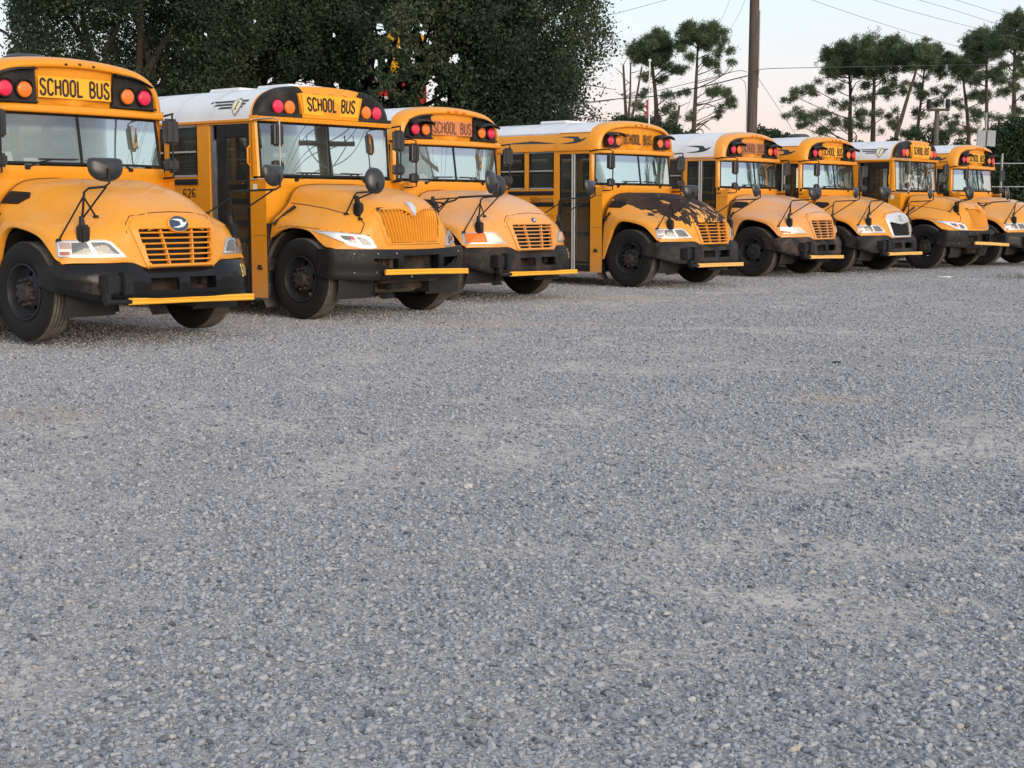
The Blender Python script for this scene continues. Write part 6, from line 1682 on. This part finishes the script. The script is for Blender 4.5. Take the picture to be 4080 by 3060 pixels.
# ================================================================== street furniture
def wire(label, P, r=.014, cat='power line', grp='overhead wires'):
    W3 = np.array([pix(*p) for p in P]); W3 = catmull(W3, 10)
    o = link('overhead_wire', MB().tube(W3, r*.72, 5).mesh('overhead_wire'), M['wire']); tag(o, label, cat, grp); return o
M['wire'] = simple('cable_black', (.035, .036, .04), .6)
M['wire_grey'] = simple('cable_grey', (.20, .20, .21), .5)
def upole(label, X, Y, H, r0, arms=(), lean=0, base=-.1):
    root = empty('utility_pole', (X, Y, 0)); tag(root, label, 'utility pole', 'utility poles')
    link('post', MB().tube([(0, 0, base), (lean*.5, 0, H*.5), (lean, 0, H)], [r0, r0*.88, r0*.76], 18).mesh('pole_post'), POLEWOOD, root)
    for (z, ax, ay, L, sec_) in arms:
        mb = MB(); n = Vector((ax, ay, 0)).normalized(); p = Vector((-n.y, n.x, 0))
        c = [n*(-L)+p*.17+Vector((0, 0, z)), n*L+p*.17+Vector((0, 0, z))]
        mb.tube(c, sec_, 6); link('crossarm', mb.mesh('crossarm'), POLEWOOD, root)
        mb = MB(); mb.tube([n*(-L*.55)+p*.20+Vector((0, 0, z-.03)), p*.17+Vector((0, 0, z-.75)), n*(L*.55)+p*.20+Vector((0, 0, z-.03))], .022, 6); link('brace', mb.mesh('brace'), M['greymetal'], root)
        for t in (-.92, -.5, .5, .92):
            q = n*L*t+p*.17+Vector((0, 0, z)); link('insulator', MB().lathe([(0, .03), (.05, .05), (.08, .035), (.13, .05), (.17, .02), (.18, 0)], 'z', q+Vector((0, 0, .05)), 10).mesh('insulator'), M['greymetal'], root)
    return root
pp = pix(2994, 560, 46.5)
up0 = upole('thick brown wooden utility pole rising behind the middle buses', pp[0], 46.5, 14.0, .175, lean=.02)
link('conduit', MB().tube([(.165, -.04, 5.2), (.17, -.04, 7.6)], .03, 6).mesh('conduit'), M['greymetal'], up0)
D = 46.4
wire('thin cable from the utility pole down to the left', [(2976, 287, D), (2935, 283, D+.4), (2800, 318, D+2), (2600, 366, D+5), (2440, 398, D+9), (2200, 430, D+16)], .014)
wire('heavy bundled cable from the utility pole to the left', [(2978, 302, D), (2945, 310, D+.4), (2880, 326, D+1.3), (2790, 347, D+2.3), (2600, 384, D+5), (2440, 396, D+9), (2200, 425, D+16)], .026)
wire('drop cable curling down the left side of the utility pole', [(2948, 312, D+.3), (2968, 330, D+.1), (2973, 380, D), (2974, 450, D), (2972, 520, D)], .012)
wire('straight cable running right from the utility pole', [(3016, 320, D), (3024, 286, D), (3036, 276, D), (3200, 270, D+6), (3600, 263, D+20), (4080, 254, D+38), (4300, 250, D+46)], .016)
wire('guy wire slanting right from the utility pole to the ground', [(3018, 306, D), (3100, 430, D+1.0), (3178, 548, D+2.0), (3260, 672, D+3)], .010)
wire('first long wire high at the right, lowest of the four', [(3200, -12, 70), (3500, 90, 76), (3830, 190, 84), (4000, 240, 90)], .014)
wire('second long wire high at the right', [(3440, -12, 70), (3650, 50, 75), (3910, 117, 82), (4300, 210, 92)], .014)
wire('third long wire high at the right', [(3620, -12, 70), (3800, 40, 75), (3980, 97, 80), (4300, 190, 90)], .014)
wire('topmost long wire, in the upper right corner', [(3770, -12, 70), (3900, 28, 74), (3985, 55, 78), (4300, 150, 88)], .014)
wire('thin wire above the right edge of the oak', [(2180, 118, 60), (2430, 60, 62), (2670, -5, 64), (2800, -42, 65)], .013)
wire('left strand of the faint wires above the left pines', [(2912, -8, 80), (2880, 64, 84), (2850, 130, 88), (2790, 300, 96), (2720, 480, 104)], .012)
wire('right strand of the faint wires above the left pines', [(2972, -8, 80), (2940, 64, 84), (2890, 156, 88), (2800, 350, 96), (2705, 540, 104)], .012)
# white flag pole with a furled red flag
fp = pix(2586, 500, 78); root = empty('flagpole', (fp[0], 78, 0)); tag(root, 'slim white flagpole with a furled red cloth in front of the left pines', 'flagpole')
z1 = pix(2586, 245, 78)[2]
link('pole', MB().tube([(0, 0, -.1), (0, 0, z1)], [.05, .035], 12).lathe([(0, .08), (.08, .09), (.15, .0)], 'z', (0, 0, z1), 10).mesh('flag_pole'), M['roofw'] if 'roofw' in M else M['white'], root)
z2, z3 = pix(2580, 395, 78)[2], pix(2580, 460, 78)[2]
link('flag', MB().grid([[(-.05-.05*k-.09*math.sin(q*2.2+k)*(k/3), .03*math.sin(q*3+k*2), z2+(z3-z2)*q/7-.04*k) for k in range(4)] for q in range(8)]).mesh('flag'), simple('red_cloth', (.28, .035, .04), .8, var=.3), root)
# small utility pole with a crossarm and transformers, far right
sp_ = pix(3730, 560, 80); root = empty('utility_pole', (sp_[0], 80, 0)); tag(root, 'small grey pole with a crossarm and two transformer cans amid the right pines', 'utility pole', 'utility poles')
zt = pix(3730, 440, 80)[2]
link('post', MB().tube([(0, 0, -.1), (0, 0, zt+.1)], [.15, .13], 12).mesh('pole_post'), bark_mat('grey_pole_wood', (.09, .082, .075), (.16, .15, .135), (12, 12, .5)), root)
link('crossarm', MB().box(-.62, .62, -.24, -.12, zt-.05, zt+.09, .01).mesh('crossarm'), POLEWOOD, root)
for x in (-.52, .52): link('transformer', MB().lathe([(0, .02), (.02, .13), (.45, .13), (.5, .10), (.52, 0)], 'z', (x, -.18, zt+.09), 14).mesh('transformer'), M['black'], root)
# pair of grey flood lamps on a post
sp_ = pix(3929, 560, 62); root = empty('light_post', (sp_[0], 62, 0)); tag(root, 'post with two grey flood lamp panels above the last bus', 'flood light')
q0, q1 = pix(3929, 520, 62)[2], pix(3929, 578, 62)[2]
link('post', MB().tube([(0, .1, -.1), (0, .1, q0+.75)], .05, 10).mesh('lamp_post'), M['greymetal'], root)
for s_, tilt in ((-1, .10), (1, .10)):
    mb = MB(); z0, z1, x0 = q1-.04, q0+.02, s_*.21
    mb.add([(x0-.20, -.10, z0), (x0+.15, -.10, z0-.03), (x0+.19, -.02, z1-.03), (x0-.16, -.02, z1+.0), (x0-.20, .0, z0), (x0+.15, .0, z0-.03), (x0+.19, .08, z1-.03), (x0-.16, .08, z1)], [(0, 1, 2, 3), (7, 6, 5, 4), (0, 4, 5, 1), (1, 5, 6, 2), (2, 6, 7, 3), (3, 7, 4, 0)])
    link('lamp_panel', mb.mesh('flood_panel'), simple('grey_lamp_panel', (.27, .285, .31), .6, var=.15), root)
# chain-link gate frame at the right
root = empty('gate_frame', (pix(3985, 760, 58)[0], 58, 0)); tag(root, 'galvanised pipe gate frame in front of the dark hedge', 'fence'); gx0 = root.location.x
ztop, zmid, zlo = pix(3985, 612, 58)[2], pix(3985, 652, 58)[2], pix(3985, 745, 58)[2]
for nm, a, b, r in (('post', (0, 0, -.05), (.03, 0, ztop), .045), ('rail', (-1.6, 0, zmid), (3.2, 0, zmid+.02), .022), ('rail', (-1.6, 0, zlo), (3.2, 0, zlo+.02), .022), ('post', (3.2, 0, -.05), (3.2, 0, ztop), .045), ('post', (-1.6, 0, -.05), (-1.6, 0, zmid+.05), .04)):
    link(nm, MB().tube([a, b], r, 10).mesh('gate_'+nm), M['greymetal'], root)
# coloured roadside sign half hidden by the oaks
d = 66; A = pix(1440, 100, d); B = pix(1700, 470, d); root = empty('roadside_sign', ((A[0]+B[0])/2, d, 0)); tag(root, 'tall yellow and red roadside sign glimpsed through the oak leaves', 'sign')
w = (B[0]-A[0])/2; zr, zy0, zy1 = pix(1570, 318, d)[2], pix(1570, 300, d)[2], A[2]
ysm = simple('sign_yellow', (.80, .42, .02), .4, emit=.0); rsm = simple('sign_red', (.55, .03, .03), .45)
for k, x in enumerate((-w*.80, 0, w*.80)): link('yellow_bar', MB().box(x-.24, x+.24, -.15, .15, zy0, zy1-(.5 if k != 1 else .0), .05).mesh('sign_bar'), ysm, root)
link('yellow_bar', MB().box(-w*.8-.24, w*.8+.24, -.14, .14, zy1-.85, zy1-.45, .05).mesh('sign_bar'), ysm, root)
link('red_panel', MB().box(-w, w, -.18, .18, B[2], zr, .05).mesh('red_panel'), rsm, root)
for x in (-w*.6, w*.6): link('post', MB().tube([(x, .2, -.1), (x, .2, zy0)], .12, 10).mesh('sign_post'), M['greymetal'], root)
link('white_strip', MB().box(-w*.7, w*.5, -.20, -.181, zr-1.05, zr-.75).mesh('white_strip'), M['paper'], root)

# utility pole beside the yard (mirrored in the second bus's windshield), beyond the right of the picture
b2 = BUSES[1]; a2 = R(b2['yaw']); tl = math.atan(.045/.70)
nrm = Vector((math.sin(a2)*math.cos(tl), -math.cos(a2)*math.cos(tl), math.sin(tl)))
o_ = Vector((0, 0, CAM_H)); fw = Vector((math.sin(a2), -math.cos(a2), 0)); lx = Vector((math.cos(a2), math.sin(a2), 0)); wp = Vector((b2['X'], b2['Y'], 2.15))+fw*(-.69)
def reflect_at(u, v, L):
    q = Vector(pix(u, v, 10))-o_; q.normalize(); t = (wp-o_).dot(nrm)/q.dot(nrm); h = o_+q*t; r = q-nrm*2*q.dot(nrm); k = L/math.hypot(r.x, r.y); return h+r*k
pl = reflect_at(1283, 560, 21); z1, z2 = reflect_at(1283, 575, 21).z, reflect_at(1283, 470, 21).z
rp = upole('utility pole with crossarms standing right of the picture, mirrored in a windshield', pl.x, pl.y, z2+3.2, .20, arms=((z1, .35, 1, 1.5, .075), (z2+.5, .35, 1, 1.5, .075)))
for k, (t, dz) in enumerate(((-1.4, .25), (-.6, .25), (.7, .25), (1.4, .25), (0, -.7))):
    p0 = Vector((pl.x, pl.y, z1))+Vector((.33, .94, 0))*t; mb = MB()
    mb.tube([p0+Vector((-.94, .33, 0))*s*14+Vector((0, 0, dz-.0012*(14*s)**2*(-1)+.25*abs(s)*k*.3)) for s in np.linspace(-1.5, .55, 10)], .016, 5)
    o = link('overhead_wire', mb.mesh('overhead_wire'), M['wire']); tag(o, ('lowest', 'second', 'third', 'fourth', 'loose drop')[k]+' line strung from the pole mirrored in the windshield', 'power line', 'overhead wires')
# trees on that side, seen only in the glass of the buses
rng = np.random.default_rng(5)
for k, (x, y, s) in enumerate(((43, 50, 1.0), (48, 56, 1.1), (39, 54, .9), (52, 50, 1.1), (46, 44, .95))):
    root = empty('pine_tree', (x, y, 0)); tag(root, 'pine standing right of the picture, mirrored in a windshield', 'tree', 'pines right of the picture')
    tr = MB(); tr.tube([(0, 0, -.1), (.2, 0, 6*s), (.1, 0, 13*s)], [.24, .18, .06], 8); P, sh = [], []
    for _ in range(26):
        z = rng.uniform(4, 14)*s; a = rng.uniform(0, 6.28); rr = rng.uniform(.5, 2.6)*(1.2-z/(16*s)); c = np.array([rr*math.cos(a), rr*math.sin(a), z]); limb(tr, (.1, 0, z-.5), c, .05, .02)
        for q in c+rng.normal(0, 1, (34, 3))*np.array([.7, .7, .5]): P.append(q+rng.normal(0, .05, (12, 3))); sh.append(np.clip(rng.normal(.45, .2, 12), 0, 1))
    link('trunk', tr.mesh('pine_trunk'), PINEBARK, root); link('crown', leaves_mesh('pine_crown', np.concatenate(P), .32, np.concatenate(sh), .17, tri=True), PINELEAF, root)

# ================================================================== small things
def on_dash(bus, x, y, z):
    c = BUSES[bus]; a = R(c['yaw']); return Vector((c['X'], c['Y'], z+c.get('dz', 0)))+Vector((math.sin(a), -math.cos(a), 0))*y+Vector((math.cos(a), math.sin(a), 0))*x, a+math.pi
def blob(name, label, cat, loc, rz, size, mat, seed, group=None, lump=.35):
    g = np.random.default_rng(seed); bm = bmesh.new(); bmesh.ops.create_icosphere(bm, subdivisions=4, radius=1); ph_ = g.uniform(0, 6.28, (6, 3)); fr_ = g.uniform(2, 7, (6, 3))
    for v in bm.verts:
        k = 1+lump*sum(math.sin(v.co.dot(Vector(f))+p[0])*.22 for f, p in zip(fr_, ph_)); v.co = Vector((v.co.x*size[0]*k, v.co.y*size[1]*k, max(-.92, v.co.z)*size[2]*k))
    me = bpy.data.meshes.new(name); bm.to_mesh(me); bm.free(); me.polygons.foreach_set('use_smooth', [True]*len(me.polygons))
    o = link(name, me, mat); o.location = loc; o.rotation_euler = (0, 0, rz); tag(o, label, cat, group); return o
p, rz = on_dash(0, .86, -.86, 1.90); blob('plastic_bag', 'white plastic bag on the dash of the nearest bus', 'bag', p, rz, (.19, .07, .16), M['bag'], 3)
def sheet(label, bus, x, y, z, w, h, tilt=.35):
    p, rz = on_dash(bus, x, y, z); mb = MB().add([(-w/2, 0, 0), (w/2, 0, 0), (w/2, -h*tilt, h), (-w/2, -h*tilt, h)], [(0, 1, 2, 3)])
    mb.add([(-w/2, -.004, 0), (w/2, -.004, 0), (w/2, -h*tilt-.004, h), (-w/2, -h*tilt-.004, h)], [(3, 2, 1, 0)])
    o = link('paper_sheet', mb.mesh('paper_sheet'), M['paper']); o.location = p; o.rotation_euler = (0, 0, rz); tag(o, label, 'paper', 'papers on the bus dashboards')
sheet('white sheet propped in the left half of the nearest windshield', 0, -.86, -.80, 1.83, .30, .12)
sheet('small white card beside the propped sheet in the nearest windshield', 0, -.50, -.78, 1.82, .18, .07)
sheet('pale papers lying on the dash of the flat-windshield bus second from the left', 1, .10, -.78, 1.80, .34, .06, 1.2)
p, rz = on_dash(2, -.55, -.84, 1.82); blob('plastic_bag', 'pale bag on the dash of the third bus', 'bag', p, rz, (.16, .07, .09), M['bag'], 8)
for bus, x, lab in ((6, -.72, 'green safety vest hung left in the windshield of the seventh bus'), (6, -.36, 'pale green vest hung beside another one in the seventh bus'), (7, -.95, 'green safety vest by the door of the farthest bus')):
    p, rz = on_dash(bus, x, -.92 if x > -.9 else -1.0, 1.98); blob('safety_vest', lab, 'vest', p, rz, (.12, .05, .15), M['hivis'] if x != -.36 else M['paper'], int(abs(x)*100), 'safety vests in the buses')
for u, v, s, lab in ((3333, 1448, .032, 'black rubber scrap on the gravel, farther of two'), (3190, 1660, .017, 'small black scrap on the gravel, nearer of two')):
    q = ground_pt(u, v); blob('rubber_scrap', lab, 'scrap', (q[0], q[1], s*.25), .3, (s*1.3, s*.5, s*.35), M['gasket'], int(u))
q = ground_pt(3768, 1107); blob('paper_scrap', 'flat white scrap on the gravel before the farthest buses', 'litter', (q[0], q[1], .015), .1, (.16, .07, .015), M['paper'], 5)
q = ground_pt(1865, 1948); blob('white_stone', 'pale rounded stone lying alone on the gravel', 'stone', (q[0], q[1], .012), .1, (.024, .018, .016), simple('pale_stone', (.50, .485, .46), .8), 6)
# grass tuft at the right edge
q = ground_pt(4062, 1110); n = 600; gp_ = np.column_stack([q[0]+rng.normal(.5, .4, n), q[1]+rng.normal(0, .5, n), np.zeros(n)]); 
gr = leaves_mesh('grass', gp_, .06, np.clip(rng.normal(.5, .25, n), 0, 1), .12, droop=-1.6, tri=True)
tag(link('grass', gr, leaf_mat('dry_grass', (.05, .07, .02), (.12, .13, .04), (.26, .22, .10))), 'thin dry grass at the gravel edge on the right', 'grass', kind='stuff')
